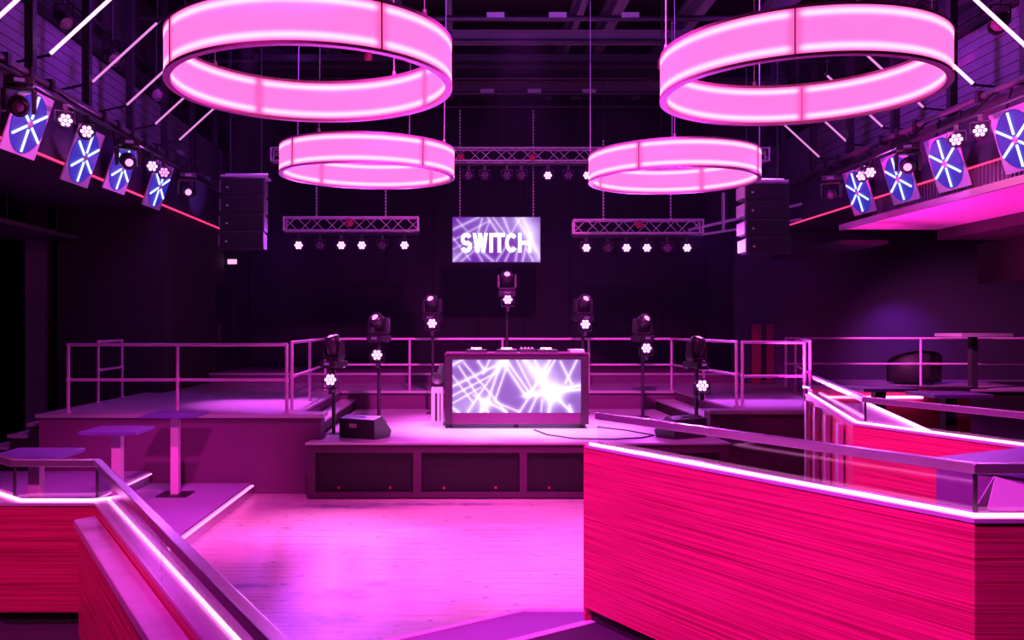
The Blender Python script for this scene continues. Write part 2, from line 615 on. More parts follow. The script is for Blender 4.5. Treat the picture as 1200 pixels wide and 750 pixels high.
ceil = struct(MB().box(-14, 16, -3, 26, 9.5, 9.7).build('ceiling', M['black']))
wall_back = struct(MB().box(-14, 16, 25.6, 25.9, 0, 9.5).build('wall_back', M['darkwall']))
wall_left = struct(MB().box(-14.2, -14, -3, 26, 0, 9.5).build('wall_left', M['darkwall']))
wall_right = struct(MB().box(16, 16.2, -3, 26, 0, 9.5).build('wall_right', M['darkwall']))
wall_front = struct(MB().box(-14, 16, -3.3, -3.05, 0, 9.5).build('wall_front', M['darkwall']))

# overhead steelwork
for i in range(15):
    y = 6.3 + 1.5 * i * 0.92
    if y > 25:
        break
    r = 0.045 if i % 4 else 0.06
    MB().tube((-6.2, y, 8.5), (8.3, y, 8.5), r, 8).build('rig_pipe', M['darkmetal'], ceil)
    if i % 2 == 0:
        g = MB()
        for x in (-2.0, 0.5, 1.7, 3.1, 5.6):
            g.box(x, x + 0.34, y - 0.07, y + 0.07, 8.50, 8.60)
        g.build('pipe_clamp', M['alu'], ceil)
for x, w in ((-4.6, .16), (-3.1, .14), (-1.35, .18), (-0.25, .13), (2.45, .13), (3.2, .22), (4.9, .2), (6.6, .16)):
    k = MB()
    k.box(x - w / 2, x + w / 2, 4, 25.4, 8.94, 9.0)
    k.box(x - 0.02, x + 0.02, 4, 25.4, 9.0, 9.4)
    k.box(x - w / 2, x + w / 2, 4, 25.4, 9.4, 9.5)
    k.build('roof_beam', M['siding'], ceil)
for y in (9.6, 14.4, 19.4, 23.4):
    k = MB()
    k.box(-6.4, 8.5, y - 0.09, y + 0.09, 8.66, 8.72)
    k.box(-6.4, 8.5, y - 0.02, y + 0.02, 8.72, 8.9)
    k.box(-6.4, 8.5, y - 0.09, y + 0.09, 8.9, 8.94)
    k.build('cross_beam', M['siding'], ceil)

MB().box(-4.6, 6.2, 20.5, 21.05, 8.45, 8.6).build('hoist_beam', M['darkmetal'], ceil)
MB().box(-4.6, 6.2, 19.9, 20.1, 8.45, 8.6).build('hoist_beam', M['darkmetal'], ceil)

# upper side walls: board siding, steel posts and service pipes
for side, xw, xp, nm in ((-1, -6.75, -6.05, 'wall_upper_left'), (1, 8.65, 7.95, 'wall_upper_right')):
    w = struct(MB().box(min(xw, xw + side * .15), max(xw, xw + side * .15), 4, 25.4, 5.9, 9.5).build(nm, M['darkwall']))
    for k in range(8):
        z = 6.15 + k * 0.17
        MB().box(min(xw, xw - side * .03), max(xw, xw - side * .03), 4, 25.3, z, z + 0.155).build('board', M['siding'], w)
    for z, rr in ((7.65, .07), (8.0, .05)):
        MB().tube((xw - side * .2, 4, z), (xw - side * .2, 25.2, z), rr, 8).build('service_pipe', M['darkmetal'], w)
    MB().box(min(xw, xw - side * .28), max(xw, xw - side * .28), 4, 25.3, 7.52, 7.56).build('cable_tray', M['darkmetal'], w)
    for k in range(9):
        y = 7.0 + 1.9 * k - 0.1
        MB().box(xp - .06, xp + .06, y - .06, y + .06, 5.95, 9.5).build('steel_post', M['darkmetal'], w)

# balconies on both sides
bl = struct(MB().box(-14, -6.0, 4, 25.4, 4.95, 5.92).build('balcony_floor_left', M['fasciablue']))
br = struct(MB().box(7.9, 16, 4, 25.4, 5.0, 5.92).build('balcony_floor_right', M['fasciablue']))
for o, x in ((bl, -5.985), (br, 7.885)):
    MB().box(x - .012, x + .012, 4, 24.5, 4.97, 4.995).build('red_light_strip', M['ledred'], o)

# left side room under the balcony
wl = struct(MB().box(-8.15, -6.0, 18.1, 25.4, 0, 4.95).build('wall_left_inner', M['darkwall']))
d1 = MB()
dr = struct(MB().box(-5.995, -5.955, 21.75, 23.35, 1.22, 3.45).build('door_1', M['black']))
k = MB().box(-6.0, -5.93, 21.62, 21.75, 1.22, 3.58).box(-6.0, -5.93, 23.35, 23.48, 1.22, 3.58).box(-6.0, -5.93, 21.75, 23.35, 3.45, 3.58)
k.build('door_frame', M['darkmetal'], dr)
MB().box(-5.955, -5.90, 22.0, 22.03, 2.05, 2.6).build('door_handle', M['chrome'], dr)
struct(MB().box(-8.9, -8.45, 18.3, 18.8, 0, 4.95).build('pillar', M['siding']))
lo = struct(MB().box(-10.2, -7.7, 8.0, 18.0, 4.28, 4.36).build('ceiling_raft_left', M['fasciablue']))
for y in (13.2, 15.3, 17.2):
    MB().tube((-7.75, y, 4.36), (-7.75, y, 4.95), 0.012, 6).build('hanger_rod', M['darkmetal'], lo)

# right side: soffit, corrugated cladding, rear wall
so = struct(MB().box(7.3, 9.15, 3.5, 17.2, 4.40, 4.47).build('ceiling_soffit_right', M['white']))
MB().box(7.26, 7.3, 3.5, 17.2, 4.38, 4.49).build('soffit_edge', M['brushed'], so)
MB().box(9.15, 16, 3.5, 17.2, 4.2, 4.95).build('bulkhead', M['darkwall'], so)
k = MB()
y = 4.0
while y < 17.1:
    k.box(7.93, 7.97, y, y + 0.05, 4.47, 5.0)
    k.box(7.90, 7.93, y + 0.05, y + 0.10, 4.47, 5.0)
    y += 0.10
k.box(7.97, 8.02, 4.0, 17.15, 4.47, 5.0)
k.build('corrugated_cladding', M['corr'], so, kind='stuff')
k = MB().box(7.3, 8.2, 17.2, 21.0, 4.12, 4.2)
k.build('lower_ledge', M['darkmetal'], so)
MB().box(10.4, 13.5, 15.5, 18.0, 3.4, 4.2).build('duct_box', M['black'], so)
wri = struct(MB().box(6.9, 16, 22.6, 22.9, 1.2, 4.95).build('wall_right_inner', M['fasciablue']))

# black stage drapes in front of the back wall
dp = thing('stage_drape', 'full-height black pleated drape across the back of the stage', 'curtain', (1.2, 25.2, 0))
for i in range(10):
    x0 = -5.9 + i * 1.28
    k = MB()
    n = 12
    pts = []
    for j in range(n + 1):
        x = x0 + 1.28 * j / n
        pts.append((x, 25.2 + 0.06 * math.sin(j * math.pi)+ (0.07 if j % 2 else -0.07)))
    vs = [(x, y, 1.46) for x, y in pts] + [(x, y, 9.0) for x, y in pts]
    k.add(vs, [(j, j + 1, n + 2 + j, n + 1 + j) for j in range(n)], True)
    k.build('drape_panel', M['drape'], dp)
MB().tube((-6, 25.2, 9.0), (7, 25.2, 9.0), 0.04, 8).build('drape_rail', M['darkmetal'], dp)
for x0, x1 in ((6.8, 7.02), (7.14, 7.32)):
    k = MB()
    n = 8
    pts = [(x0 + (x1 - x0) * j / n, 21.0 + (0.05 if j % 2 else -0.05)) for j in range(n + 1)]
    vs = [(x, y, 1.22) for x, y in pts] + [(x, y, 2.6) for x, y in pts]
    k.add(vs, [(j, j + 1, n + 2 + j, n + 1 + j) for j in range(n)], True)
    c = k.build('side_curtain', M['curtain'])
    tag(c, 'short narrow red curtain %s the rear right railing' % ('behind the left end of' if x0 < 7 else 'just right of the other behind'), 'curtain', None)

# ------------------------------------------------------------------ stage and raised decks
DZ = 1.21
# left deck
ld = thing('stage_deck', 'wide raised grey deck left of the booth stage with pale front nosing', 'stage', (-4.2, 13.5, 0))
MB().prism([(-6.38, 13.55), (-2.12, 13.55), (-2.12, 13.95), (-2.5, 13.95), (-2.5, 18.65), (-5.98, 18.65), (-5.98, 18.05), (-6.38, 18.05)], 0, DZ - .03).build('fascia', M['fascia'], ld)
MB().prism([(-6.38, 13.5), (-2.1, 13.5), (-2.1, 13.97), (-2.48, 13.97), (-2.48, 18.65), (-5.98, 18.65), (-5.98, 18.05), (-6.38, 18.05)], DZ - .03, DZ).build('deck_top', M['deck'], ld)
MB().box(-6.40, -2.08, 13.47, 13.5, DZ - .055, DZ).box(-2.1, -2.07, 13.5, 13.95, DZ - .055, DZ).build('edge_nosing', M['trimlight'], ld)
# right deck
rd = thing('stage_deck', 'raised grey deck right of the booth stage, partly behind the red bar', 'stage', (4.9, 14.1, 0))
MB().prism([(3.94, 14.15), (5.57, 14.15), (7.2, 18.65), (4.45, 18.65), (4.45, 14.5), (3.94, 14.5)], 0, DZ - .03).build('fascia', M['fascia'], rd)
MB().prism([(3.92, 14.1), (5.59, 14.1), (7.22, 18.65), (4.43, 18.65), (4.43, 14.52), (3.92, 14.52)], DZ - .03, DZ).build('deck_top', M['deck'], rd)
MB().box(3.90, 5.62, 14.07, 14.1, DZ - .055, DZ).build('edge_nosing', M['trimlight'], rd)
# rear deck with its low back ledge
bd = thing('stage_deck', 'raised rear deck behind the booth stage with a low back ledge', 'stage', (1.0, 18.65, 0))
MB().box(-5.98, 7.2, 18.7, 25.1, 0, DZ - .03).build('fascia', M['fascia'], bd)
MB().box(-5.98, 7.2, 18.65, 21.2, DZ - .03, DZ).build('deck_top', M['deck'], bd)
MB().box(-2.48, 4.43, 18.62, 18.65, DZ - .055, DZ).build('edge_nosing', M['trimlight'], bd)
l = MB().box(-5.95, 6.6, 21.2, 25.1, DZ - .03, 1.44).build('back_ledge', M['fascia'], bd)
MB().box(-5.95, 6.6, 21.17, 21.2, 1.40, 1.45).build('ledge_nosing', M['trimlight'], l)
# far right platform
fr = thing('stage_deck', 'dark-fronted raised platform at far right under the balcony', 'stage', (11, 18.7, 0))
MB().prism([(7.22, 18.74), (15.9, 18.74), (15.9, 22.6), (7.22, 22.6)], 0, DZ - .03).build('fascia', M['darkwall'], fr)
MB().prism([(7.22, 18.7), (15.9, 18.7), (15.9, 22.6), (7.22, 22.6)], DZ - .03, DZ).build('deck_top', M['deck'], fr)
# step benches between decks and stage
for x0, x1, y0, lb in ((-2.48, -2.2, 13.97, 'long side step between the left deck and the booth stage'),
                       (4.05, 4.43, 14.52, 'long side step between the right deck and the booth stage')):
    t = thing('side_step', lb, 'step', ((x0 + x1) / 2, y0, 0.83))
    MB().box(x0, x1, y0, 18.62, 0.832, 1.0).build('riser', M['black'], t)
    xa, xb = (x0, x1 + .02) if x0 < 0 else (x0 - .02, x1)
    MB().box(xa, xb, y0, 18.62, 1.0, 1.03).build('tread', M['stage'], t)

# booth stage
st = thing('booth_stage', 'low central stage with a pale floor and black speaker grilles in its front', 'stage', (0.85, 13.1, 0))
MB().box(-2.04, 3.85, 13.45, 13.5, 0, .80).build('inner_front', M['black'], st)
MB().prism([(-2.0, 13.5), (3.85, 13.5), (3.85, 14.6), (4.0, 14.6), (4.0, 18.6), (-2.15, 18.6), (-2.15, 14.1), (-2.0, 14.1)], 0, .80).build('core', M['fascia'], st)
MB().prism([(-2.25, 13.1), (3.93, 13.1), (3.93, 14.04), (3.88, 14.04), (3.88, 14.56), (4.02, 14.56), (4.02, 18.6), (-2.17, 18.6), (-2.17, 13.98), (-2.08, 13.98), (-2.08, 13.44), (-2.25, 13.44)], .80, .83).build('stage_floor', M['stage'], st)
MB().box(-2.27, 3.95, 13.07, 13.1, .805, .833).build('edge_nosing', M['trimlight'], st)
fm = MB().box(-2.25, 3.93, 13.12, 13.2, 0.02, 0.10).box(-2.25, 3.93, 13.12, 13.2, .68, .80)
for x0, x1 in ((-2.25, -2.13), (-.70, -.58), (.86, .97), (2.40, 2.50), (3.80, 3.93)):
    fm.box(x0, x1, 13.12, 13.2, .10, .68)
fm.build('front_frame', M['stageframe'], st)
for x0, x1 in ((-2.13, -.70), (-.58, .86), (.97, 2.40), (2.50, 3.80)):
    g = MB().box(x0, x1, 13.22, 13.25, .10, .68).build('speaker_grille', M['mesh'], st)
    for fx in (.22, .75):
        MB().box(x0 + (x1 - x0) * fx, x0 + (x1 - x0) * fx + .03, 13.205, 13.222, .135, .17).build('grille_badge', M['redcap'], g)

# stairs at the left end of the left deck
t = thing('deck_stairs', 'short dark stairs rising to the left deck with pale nosings', 'stairs', (-6.9, 14.4, 0))
for i, z in enumerate((1.03, .85, .67, .49)):
    x1 = -6.42 - i * .3
    MB().box(x1 - .3, x1, 13.95, 15.3, 0, z - .02).build('riser', M['black'], t)
    s_ = MB().box(x1 - .32, x1, 13.93, 15.3, z - .02, z).build('step_tread', M['deck'], t)
    MB().box(x1 - .32, x1, 13.90, 13.93, z - .05, z).build('nosing', M['trimlight'], s_)

# low carpeted tiers with tables on the left
t1 = struct(MB().box(-4.65, -3.15, 6.4, 13.45, 0, .18).build('floor_tier_lower', M['carpet']))
MB().box(-3.15, -3.12, 6.4, 13.4, .0, .19).build('tier_nosing', M['brushed'], t1)
MB().box(-3.118, -3.095, 6.9, 13.4, .142, .16).build('light_strip', M['ledtier'], t1)
t2 = struct(MB().box(-10, -4.67, 7.2, 13.45, 0, .36).build('floor_tier_upper', M['carpet']))
MB().box(-4.64, -4.62, 7.3, 13.4, .318, .336).build('light_strip', M['ledtier'], t2)

# camera side tier and its stairs
TZ = .81
tier = [(-8, -2.5), (-8, 5.4), (-2.02, 5.3), (-1.25, 3.78), (.76, 5.17), (2.3, 5.4), (2.75, 6.5), (3.5, 9.3), (5.75, 14.05), (7.15, 18.6), (15.9, 18.6), (15.9, -2.5)]
ft = struct(MB().prism(tier, 0, TZ).build('floor_tier_front', M['carpetdark']))
MB().bar((-1.25, 3.78, TZ - .015), (.76, 5.17, TZ - .015), .055, .04).build('step_nosing', M['white'], ft)
for i, (o, z) in enumerate(((.72, .63), (1.05, .45), (1.38, .27), (1.7, .12))):
    # nosing polyline: parallel to the tier edge, then along X
    s = Vector((-.57, .82, 0))
    c = Vector((.407, 5.93, 0)) + Vector((-.15, .32, 0)) * i
    l0 = c - Vector((.823, .568, 0)) * (2.2 - .1 * i)
    e = Vector((.9, c.y, 0))
    poly = [(l0.x, l0.y), (c.x, c.y), (e.x, e.y), (.9, 5.2), (.7, 5.16), (-1.2, 3.83)]
    sp = MB().prism(poly, 0, z).build('stair_tread', M['carpet'], ft)
    MB().bar((l0.x, l0.y, z - .012), (c.x, c.y, z - .012), .055, .04).bar((c.x, c.y, z - .012), (e.x, e.y, z - .012), .055, .04).build('step_nosing', M['white'], sp)


# ------------------------------------------------------------------ balustraded booth walls
def offs(path, d):
    """polyline offset to the right of travel by d, with mitred corners"""
    pts = [Vector(p) for p in path]
    out = []
    for i, p in enumerate(pts):
        ns = []
        if i > 0:
            u = (pts[i] - pts[i - 1]).normalized()
            ns.append(Vector((u.y, -u.x)))
        if i < len(pts) - 1:
            u = (pts[i + 1] - pts[i]).normalized()
            ns.append(Vector((u.y, -u.x)))
        if len(ns) == 2:
            b = (ns[0] + ns[1]).normalized()
            out.append(p + b * d / max(.3, b.dot(ns[0])))
        else:
            out.append(p + ns[0] * d)
    return out


def strip_parts(name, path, o0, o1, z0, z1, mat, parent, skip=(), joined=False, bevel=0.0):
    a, b = offs(path, o0), offs(path, o1)
    res = []
    for i in range(len(path) - 1):
        if i in skip:
            continue
        res.append(MB().prism([a[i][:], a[i + 1][:], b[i + 1][:], b[i][:]], z0, z1).build(name, mat, parent, bevel=bevel))
    return res


def balustrade(root, path, sg, z0, zl, zr, zt, led_o=.03, glass_splits=2.0, rail_path=None, led_paths=None, thick=.125):
    """sg=+1: booth interior on the right of travel, -1 on the left"""
    q = lambda o: o * sg
    strip_parts('plinth', path, q(.04), q(.10), z0, z0 + .08, M['black'], root)
    strip_parts('wood_panel', path, q(0), q(thick), z0 + .08, zl - .022, M['woodred'], root)
    strip_parts('ledge_cap', path, q(-.005), q(thick + .005), zl - .022, zl - .006, M['cap'], root)
    for lp in (led_paths or [offs(path, q(led_o))]):
        strip_parts('light_strip', lp, -.0055, .0055, zl - .006, zl + .006, M['ledpink'], root)
    rail_path = rail_path or offs(path, q(.087))
    a, b = offs(rail_path, -.006), offs(rail_path, .006)
    for i in range(len(rail_path) - 1):
        L = (a[i + 1] - a[i]).length
        n = max(1, round(L / glass_splits))
        for j in range(n):
            e = .004 / L
            t0, t1 = j / n + e, (j + 1) / n - e
            p = [a[i].lerp(a[i + 1], t0), a[i].lerp(a[i + 1], t1), b[i].lerp(b[i + 1], t1), b[i].lerp(b[i + 1], t0)]
            MB().prism([v[:] for v in p], zl - .006, zr + .005).build('glass_pane', M['glass'], root)
    for v in rail_path[1:-1]:
        MB().tube((v[0], v[1], zl - .006), (v[0], v[1], zr + .003), .009, 8).build('glass_post', M['darkmetal'], root)
    strip_parts('handrail', rail_path, -.022, .022, zr, zt, M['brushed'], root, bevel=.003)


lb_path = [(-3.75, 6.30), (-2.56, 5.22), (-1.995, 5.22), (-.05, 1.78)]
lb = thing('booth_balustrade', 'red wooden booth wall at left with glass, steel handrail and light strip', 'balustrade', (-2.0, 5.2, TZ))
balustrade(lb, lb_path, 1, TZ, 1.516, 1.695, 1.737, thick=.135,
           rail_path=[(-3.82, 6.36), (-2.606, 5.235), (-2.125, 5.235), (-.215, 1.78)],
           led_paths=[[(-3.5, 6.03), (-2.525, 5.145), (-2.105, 5.145), (-2.035, 5.21)], [(-2.03, 5.165), (-.13, 1.82)]])
a, b, c, d = offs(lb_path, .14), offs(lb_path, .262), offs(lb_path, .145), offs(lb_path, .235)
MB().prism([a[2].lerp(a[3], .012)[:], a[3][:], b[3][:], b[2].lerp(b[3], .012)[:]], 1.41, 1.45).build('shelf', M['bench'], lb, bevel=.004)
MB().prism([c[2].lerp(c[3], .012)[:], c[3][:], d[3][:], d[2].lerp(d[3], .012)[:]], TZ, 1.41).build('shelf_panel', M['woodred'], lb)

rb_path = [(.72, 5.165), (1.815, 3.165), (3.9, 3.165)]
rb = thing('booth_balustrade', 'big red wooden bar wall in the right foreground with low glass and handrail', 'balustrade', (.9, 5.0, TZ))
balustrade(rb, rb_path, -1, TZ, 1.835, 1.974, 2.012)
# end post of the wall
u = (Vector(rb_path[1]) - Vector(rb_path[0])).normalized()
nrm = Vector((-u.y, u.x))
p0 = Vector(rb_path[0])
MB().prism([(p0 - u * .02)[:], (p0)[:], (p0 + nrm * .125)[:], (p0 + nrm * .125 - u * .02)[:]], TZ, 1.83).build('end_post', M['woodred'], rb)

rc_path = [(3.58, 9.30), (2.79, 6.38), (3.27, 4.95), (4.3, 2.6)]
rc = thing('booth_balustrade', 'pink-lit wooden booth wall behind the big bar with glass, handrail and light strip', 'balustrade', (2.9, 6.5, TZ))
balustrade(rc, rc_path, -1, TZ, 1.835, 1.974, 2.014)
a = offs(rc_path, .012)
for k in range(4):
    p = a[0].lerp(a[1], .12 + .24 * k)
    q_ = a[0].lerp(a[1], .12 + .24 * k + .045)
    b2 = offs(rc_path, .05)
    r_ = b2[0].lerp(b2[1], .12 + .24 * k + .045)
    s_ = b2[0].lerp(b2[1], .12 + .24 * k)
    MB().prism([p[:], q_[:], r_[:], s_[:]], TZ + .1, 1.78).build('reflection_strip', M['trimlight'], rc)  # pale strips shaped as the stripes reflected in the glass
# inner counter with a second light strip
ic = offs(rc_path, -.55)
k = offs(rc_path, -.14)
MB().prism([k[0][:], k[1][:], ic[1][:], ic[0][:]], 1.70, 1.74).build('inner_counter', M['cap'], rc)
kk = offs(rc_path, -.56)
MB().prism([ic[0][:], ic[1][:], kk[1][:], kk[0][:]], 1.74, 1.765).build('light_strip', M['ledpink'], rc)

# far booth in the right bay: red back wall, counter strip
fb = thing('bar_counter', 'low red wooden counter deep in the right bay with a pink light strip', 'counter', (5.0, 11.4, TZ))
MB().box(4.55, 6.6, 11.6, 11.75, TZ, 1.72).build('wood_panel', M['woodred'], fb)
MB().box(4.5, 6.65, 11.55, 11.8, 1.72, 1.75).build('ledge_cap', M['cap'], fb)
MB().box(4.5, 5.95, 11.53, 11.55, 1.60, 1.63).build('light_strip', M['ledpink'], fb)


# ------------------------------------------------------------------ tables
def post_table(x, y, z, h, w, label, group, leg=.11, top='tabletop', legm='tableleg', rot=0.0, th=.04):
    t = thing('bar_table', label, 'table', (x, y, z), (0, 0, rot), group, local=True)
    MB().box(-w / 2, w / 2, -w / 2, w / 2, h - th, h).build('table_top', M[top], t, bevel=.003, local=True)
    MB().box(-leg / 2, leg / 2, -leg / 2, leg / 2, .016, h - th).build('column', M[legm], t, bevel=.004, local=True)
    MB().box(-.21, .21, -.21, .21, 0, .016).build('base_plate', M['darkmetal'], t, local=True)
    return t


post_table(-3.98, 12.5, .18, 1.14, .72, 'square dark bar table on a pale column, farthest, against the left deck', 'bar tables on the left tier')
post_table(-4.04, 10.55, .18, 1.14, .66, 'square dark bar table on a pale column, middle one on the left tier', 'bar tables on the left tier')
post_table(-4.05, 8.55, .18, 1.14, .66, 'square dark bar table just behind the left booth glass', 'bar tables on the left tier')
post_table(11.0, 19.25, DZ, 1.19, 1.08, 'tall table with a pink-lit top on the far right platform', None, leg=.14, top='trimlight', legm='black', th=.075)
post_table(5.15, 11.05, TZ, .97, .66, 'dark square table in front of the low red counter', None, leg=.13, legm='black')
post_table(5.55, 10.2, TZ, .96, .66, 'dark square table in the right bay, nearer than its twin', None, leg=.13, legm='black')

# boxy side counter and card inside the right booth
bx = thing('pedestal_cabinet', 'boxy violet cabinet behind the handrail of the right bar', 'cabinet', (2.8, 4.4, TZ))
def quad(o, u_, n_, a0, a1, b0, b1):
    return [(o[0] + u_[0] * a + n_[0] * b, o[1] + u_[1] * a + n_[1] * b) for a, b in ((a0, b0), (a1, b0), (a1, b1), (a0, b1))]


MB().prism(quad((2.33, 4.45), (.48, -.876), (.876, .48), .02, .58, .02, .78), TZ, 1.82).build('body', M['siding'], bx)
MB().prism(quad((2.33, 4.45), (.48, -.876), (.876, .48), 0, .60, 0, .80), 1.82, 1.86).build('counter_top', M['tabletop'], bx, bevel=.004)
MB().prism(quad((2.33, 4.45), (.48, -.876), (.876, .48), .535, .56, .0, .018), TZ + .1, 1.80).build('corner_trim', M['black'], bx)
cd = thing('folded_card', 'white folded card standing inside the right bar beside the corner', 'card', (2.14, 3.42, 1.70))
sl = thing('bar_shelf', 'dark narrow shelf along the inner side of the right bar', 'shelf', (2.6, 3.42, 1.66))
MB().box(1.98, 3.6, 3.30, 3.62, 1.66, 1.70).build('board', M['tabletop'], sl)
for x in (2.2, 3.3):
    MB().box(x, x + .04, 3.291, 3.55, 1.52, 1.66).build('bracket', M['darkmetal'], sl)
k = MB()
fl = [(1.96, 3.38, 1.70), (2.52, 3.38, 1.70), (2.52, 3.41, 1.80), (2.06, 3.45, 1.93)]
k.add(fl + [(x_, y_ + .005, z_) for x_, y_, z_ in fl], [(0, 1, 2, 3), (7, 6, 5, 4), (0, 4, 5, 1), (1, 5, 6, 2), (2, 6, 7, 3), (3, 7, 4, 0)])
k.build('front_leaf', M['paper'], cd)
bl_ = [(1.98, 3.54, 1.70), (2.52, 3.54, 1.70), (2.52, 3.50, 1.80), (2.06, 3.458, 1.93)]
MB().add(bl_ + [(x_, y_ + .005, z_) for x_, y_, z_ in bl_], [(0, 1, 2, 3), (7, 6, 5, 4), (0, 4, 5, 1), (1, 5, 6, 2), (2, 6, 7, 3), (3, 7, 4, 0)]).build('back_leaf', M['paper'], cd)

# round-backed sofa on the far platform
sf = thing('tub_sofa', 'dark round-backed sofa behind the far right railing', 'sofa', (10.6, 20.9, DZ))
k = MB()
n = 18
for (r0, r1, z0, z1) in ((.50, .62, 0.05, .78),):
    vs = []
    for i in range(n + 1):
        a_ = math.pi * (1.0 + i / n)
        hz = z0 + (z1 - z0) * (.55 + .45 * math.sin(math.pi * i / n) ** .6)
        for r_ in (r1, r0):
            for z_ in (z0, hz):
                vs.append((10.6 + r_ * math.cos(a_), 21.0 + r_ * .8 * math.sin(a_), DZ + z_))
    fs = []
    for i in range(n):
        o0, o1 = 4 * i, 4 * i + 4
        fs += [(o0, o1, o1 + 1, o0 + 1), (o0 + 1, o1 + 1, o1 + 3, o0 + 3), (o0 + 3, o1 + 3, o1 + 2, o0 + 2), (o0 + 2, o1 + 2, o1, o0)]
    fs += [(0, 1, 3, 2), (4 * n, 4 * n + 2, 4 * n + 3, 4 * n + 1)]
    k.add(vs, fs, True)
k.build('backrest', M['black'], sf)
MB().lathe([(0, .42), (.44, .42), (.48, .38), (.48, .06), (0, .06)], 20, (10.6, 21.0, DZ)).build('seat', M['black'], sf)
for dx, dy in ((-.3, -.25), (.3, -.25), (-.3, .25), (.3, .25)):
    MB().tube((10.6 + dx, 21 + dy, DZ), (10.6 + dx, 21 + dy, DZ + .07), .025, 8).build('leg', M['darkmetal'], sf)


# ------------------------------------------------------------------ railings
def railing(label, posts, zt, zm, base, r=.026, close=True, name='deck_railing', ext=None, group=None):
    base += .002
    t = thing(name, label, 'railing', (*posts[0], base), group=group)
    for x, y in posts:
        p = MB().tube((x, y, base), (x, y, base + zt - .01), r, 10).build('post', M['steel'], t)
        MB().lathe([(0, .014), (.05, .014), (.055, 0), (0, 0)][::-1], 12, (x, y, base)).build('flange', M['steel'], p)
        MB().lathe([(.028, -.04), (.034, -.035), (.034, .035), (.028, .04)], 10, (x, y, base + zm)).build('collar', M['steel'], p)
    pts = [(x, y, base + zt) for x, y in posts]
    k = MB().path(pts, r, 10)
    for p in (pts[0], pts[-1]):
        k.ball(p, r * 1.15, 10, 6)
    k.build('top_rail', M['steel'], t)
    MB().path([(x, y, base + zm) for x, y in posts], r * .92, 10).build('mid_rail', M['steel'], t)
    return t


def X(px, Y):
    return (px - 540) / F * Y


railing('long front railing along the left deck edge', [(X(80, 13.75), 13.75), (X(208, 13.75), 13.75), (X(336, 13.75), 13.75)], 1.04, .50, DZ)
railing('short railing section at the stairs behind the left deck railing', [(X(115, 15.6), 15.6), (X(143, 16.9), 16.9)], 1.06, .56, DZ)
sL = [(X(342, 14.15), 14.15), (X(363, 16.0), 16.0), (X(381, 18.78), 18.78)]
sR = [(X(863, 14.75), 14.75), (X(825, 16.5), 16.5), (X(787, 18.78), 18.78)]
railing('tubular railing wrapping round the left, rear and right of the booth stage',
        sL + [(X(480, 18.78), 18.78), (X(589, 18.78), 18.78), (X(690, 18.78), 18.78)] + sR[::-1], 1.07, .53, DZ)
railing('short front railing on the right deck beside the wrapped railing', [(X(870, 14.85), 14.85), (X(943, 14.85), 14.85)], 1.06, .50, DZ)
railing('sloping return railing at the outer edge of the right deck', [(X(949.5, 15.0), 15.0), (X(932.5, 18.5), 18.5)], 1.07, .53, DZ)
railing('long railing along the front of the far right platform', [(X(921, 20.0), 20.0), (X(1079, 20.0), 20.0), (X(1210, 20.0), 20.0), (X(1330, 20.0), 20.0)], 1.07, .50, DZ)


# ------------------------------------------------------------------ DJ desk
DY = 14.95
BZ = .832
desk = thing('dj_desk', 'dark purple performance desk with a lit screen front at stage centre', 'desk', (.92, DY, BZ))
x0, x1, zb, zt = -.27, 2.135, .90, 2.07
k = MB().box(x0, x0 + .13, DY, DY + .85, zb, zt).box(x1 - .13, x1, DY, DY + .85, zb, zt).box(x0 + .13, x1 - .13, DY, DY + .08, zt - .09, zt).box(x0 + .13, x1 - .13, DY, DY + .08, zb, zb + .02)
k.build('frame', M['deskframe'], desk, bevel=.006)
MB().box(x0 + .13, x1 - .13, DY + .08, DY + .85, zt - .16, zt - .11).build('worktop', M['black'], desk)
MB().box(x0 + .02, x1 - .02, DY - .012, DY + .85, zt, zt + .025).build('top_lip', M['kick'], desk)
MB().box(x0 + .13, x1 - .13, DY + .02, DY + .06, zb + .02, zb + .19).build('kick_panel', M['kick'], desk)
for xx in (x0 + .08, x1 - .08, .93):
    MB().tube((xx, DY + .12, BZ), (xx, DY + .12, zb), .035, 10).build('foot', M['darkmetal'], desk)
for xx in (x0 + .08, x1 - .08):
    MB().tube((xx, DY + .72, BZ), (xx, DY + .72, zb), .035, 10).build('foot', M['darkmetal'], desk)
L1 = [  # x0,y0,x1,y1 in 0..1 of the picture, width, strength
    (0, .50, .42, .02, .010, .9), (0, .68, .36, .22, .007, .8), (.05, .12, .28, .99, .007, .8), (.09, .06, .42, .99, .007, .8),
    (.38, .05, .25, .95, .010, .9), (.38, .05, .12, .98, .010, .8), (.43, .08, .33, .77, .007, .9), (0, .30, .16, .80, .006, .7),
    (.20, .02, .25, .20, .009, .9), (.29, .0, .24, .26, .008, .8), (0, .10, .08, .0, .012, .9), (0, .82, .22, .52, .006, .7),
    (.39, .03, .57, .68, .010, .9), (.42, .0, .60, .62, .008, .9), (.50, .0, .62, .56, .006, .8), (.56, .0, .78, .66, .020, 1.0),
    (.64, .0, .72, .42, .008, .8), (.76, .0, .62, .60, .010, .9), (.80, .0, .70, .40, .008, .8), (.84, .03, .93, .46, .008, .9),
    (.97, .0, .88, .44, .008, .9), (.56, .68, 1.0, .48, .018, 1.0), (.58, .66, 1.0, .56, .010, .9), (.78, .62, .92, .98, .010, 1.0),
    (.78, .60, .75, .99, .014, 1.0), (.62, .62, .52, .99, .008, .9), (.66, .68, .60, .99, .009, .8), (.28, .80, .42, .98, .010, .9),
    (.34, .80, .52, .98, .008, .8), (.28, .80, .16, .66, .006, .6), (.70, .76, .69, .98, .007, .7), (0, .90, .05, .99, .010, .9),
    (.25, .78, .22, .99, .012, .9), (.91, .86, .93, .99, .012, .8),
]
